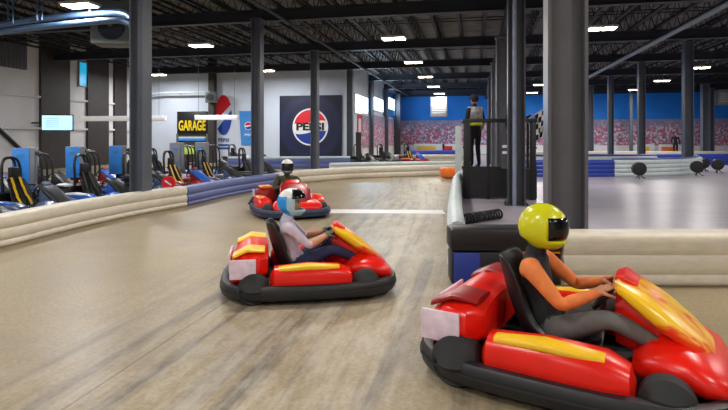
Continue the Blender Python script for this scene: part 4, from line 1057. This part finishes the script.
hm, Tm = human('marshal', 'person standing on marshal stand in black cap, grey patterned vest and yellow waistband', J, dict(shirt='dark_cloth', sleeve='dark_cloth', arm='skin', trousers='dark_cloth', shoe='teal'), group=None)
mb = MB(); k = 1.70 / 1.75
def torso_ring(mbx, z0, z1, rx, ry, m, n=24):
    pr = [(0.0, 0)]
    rings = []
    for z, kx in ((z0, 1.0), ((z0 + z1) / 2, 1.03), (z1, 1.0)):
        rings.append([mbx.bm.verts.new((rx * kx * math.cos(2 * PI * q / n), ry * kx * math.sin(2 * PI * q / n), z)) for q in range(n)])
    for A, B in zip(rings, rings[1:]):
        for q in range(n): f = mbx.bm.faces.new((A[q], A[(q + 1) % n], B[(q + 1) % n], B[q])); f.material_index = mbx.mi(m)
M['vest'] = mat('grey_pink_patterned_cloth', (176, 168, 174), 0.85, scale=12, var=0.5)
torso_ring(mb, 1.13, 1.41, .15, .185, 'vest'); o = mb.build('vest', hm); md = o.modifiers.new('s', 'SOLIDIFY'); md.thickness = .012
mb = MB(); torso_ring(mb, 0.98, 1.06, .155, .17, 'hivis'); o = mb.build('waistband', hm); md = o.modifiers.new('s', 'SOLIDIFY'); md.thickness = .012
mb = MB(); mb.ell((.02, 0, 1.635 * k + .02), (.112, .093, .105), 'dark_cloth', 20); mb.box((.13, 0, 1.66 * k), (.10, .13, .012), 'dark_cloth', bev=.004); mb.build('cap', hm)
hm.scale = (1.06,) * 3; pm = P(475, dS + 0.62, zf); hm.location = pm; hm.rotation_euler = (0, 0, YAW + math.radians(118))
# flag person
J = standing(1.64, None, dict(el_r=(.16, -.30, 1.24), wr_r=(.33, -.36, 1.36), ha_r=(.39, -.38, 1.38), curl_r=(0, 0, -1)))
hf, Tf = human('flag_marshal', 'person in black mostly hidden behind a column, holding out the checkered flag', J, dict(shirt='dark_cloth', sleeve='dark_cloth', arm='dark_cloth', trousers='dark_cloth', shoe='black', hair='hair'))
mb = MB(); mb.ell((.02, 0, 1.56), (.105, .088, .10), 'hair', 18); mb.build('hair', hf)
pf = P(511.5, dS + 0.62, zf); hf.location = pf; hf.rotation_euler = (0, 0, YAW + math.radians(10))
bpy.context.view_layer.update()
hand = hf.matrix_world @ (Vector(J['ha_r']) + Vector((0.02, 0, -0.02)))
t = empty('checkered_flag', hand); t.rotation_euler.z = YAW; tag(t, 'black and white checkered flag on a short stick beside the massive column', 'flag')
dirv = Vector((0.80, 0, 0.5)).normalized()
mb = MB(); mb.cyl(-dirv * 0.14, dirv * 0.42, 0.012, 'wallbeige', 8); mb.build('stick', t)
bm = bmesh.new(); uvl = bm.loops.layers.uv.new('uv'); n1, n2 = 14, 16; g = []
for i in range(n1 + 1):
    row = []
    for j in range(n2 + 1):
        s_, q = i / n1, j / n2
        base_ = dirv * (0.04 + 0.36 * s_ * (1 - 0.45 * q)); fall = Vector((0.03 * q, 0.05 * math.sin(9 * s_ + 3 * q) * q, -0.62 * q))
        row.append((bm.verts.new(base_ + fall), (s_, q * 1.4)))
    g.append(row)
for i in range(n1):
    for j in range(n2):
        q4 = [g[i][j], g[i + 1][j], g[i + 1][j + 1], g[i][j + 1]]; f = bm.faces.new([v for v, _ in q4]); f.smooth = True
        for lp, (_, uvv) in zip(f.loops, q4): lp[uvl].uv = uvv
me = bpy.data.meshes.new('cloth'); bm.to_mesh(me); bm.free(); me.materials.append(M['checker'])
o = bpy.data.objects.new('cloth', me); COL.objects.link(o); o.parent = t; md = o.modifiers.new('s', 'SOLIDIFY'); md.thickness = .004
# distant person near far right
J = standing(1.78)
hd_, Td = human('standing_person', 'distant person in dark clothes standing before the mural at right', J, dict(shirt='dark_cloth', sleeve='dark_cloth', arm='dark_cloth', trousers='dark_cloth', shoe='black'))
mb = MB(); mb.ell((.01, 0, 1.68), (.105, .09, .10), 'hair', 16); mb.build('hair', hd_)
hd_.location = P(675.5, 38, 0.006); hd_.rotation_euler = (0, 0, -PI / 2)

# ------------------------------------------------------------------ camera, world, view
cam = bpy.data.cameras.new('camera'); cam.sensor_width = 36; cam.lens = F / 728 * 36; cam.shift_y = -68 / 728.0; cam.clip_end = 200
co = bpy.data.objects.new('camera', cam); COL.objects.link(co); co.location = (0, 0, HC); co.rotation_euler = (PI / 2, 0, YAW); S.camera = co
w = bpy.data.worlds.new('world'); S.world = w; w.use_nodes = True
w.node_tree.nodes['Background'].inputs[0].default_value = (0.6, 0.75, 1, 1); w.node_tree.nodes['Background'].inputs[1].default_value = 0.3
S.view_settings.view_transform = 'Standard'; S.view_settings.look = 'None'; S.view_settings.gamma = 1.0; S.view_settings.exposure = -0.68
S.view_settings.use_curve_mapping = False
S.cycles.max_bounces = 8; S.cycles.diffuse_bounces = 5; S.cycles.glossy_bounces = 4; S.cycles.sample_clamp_indirect = 6; S.cycles.use_denoising = True
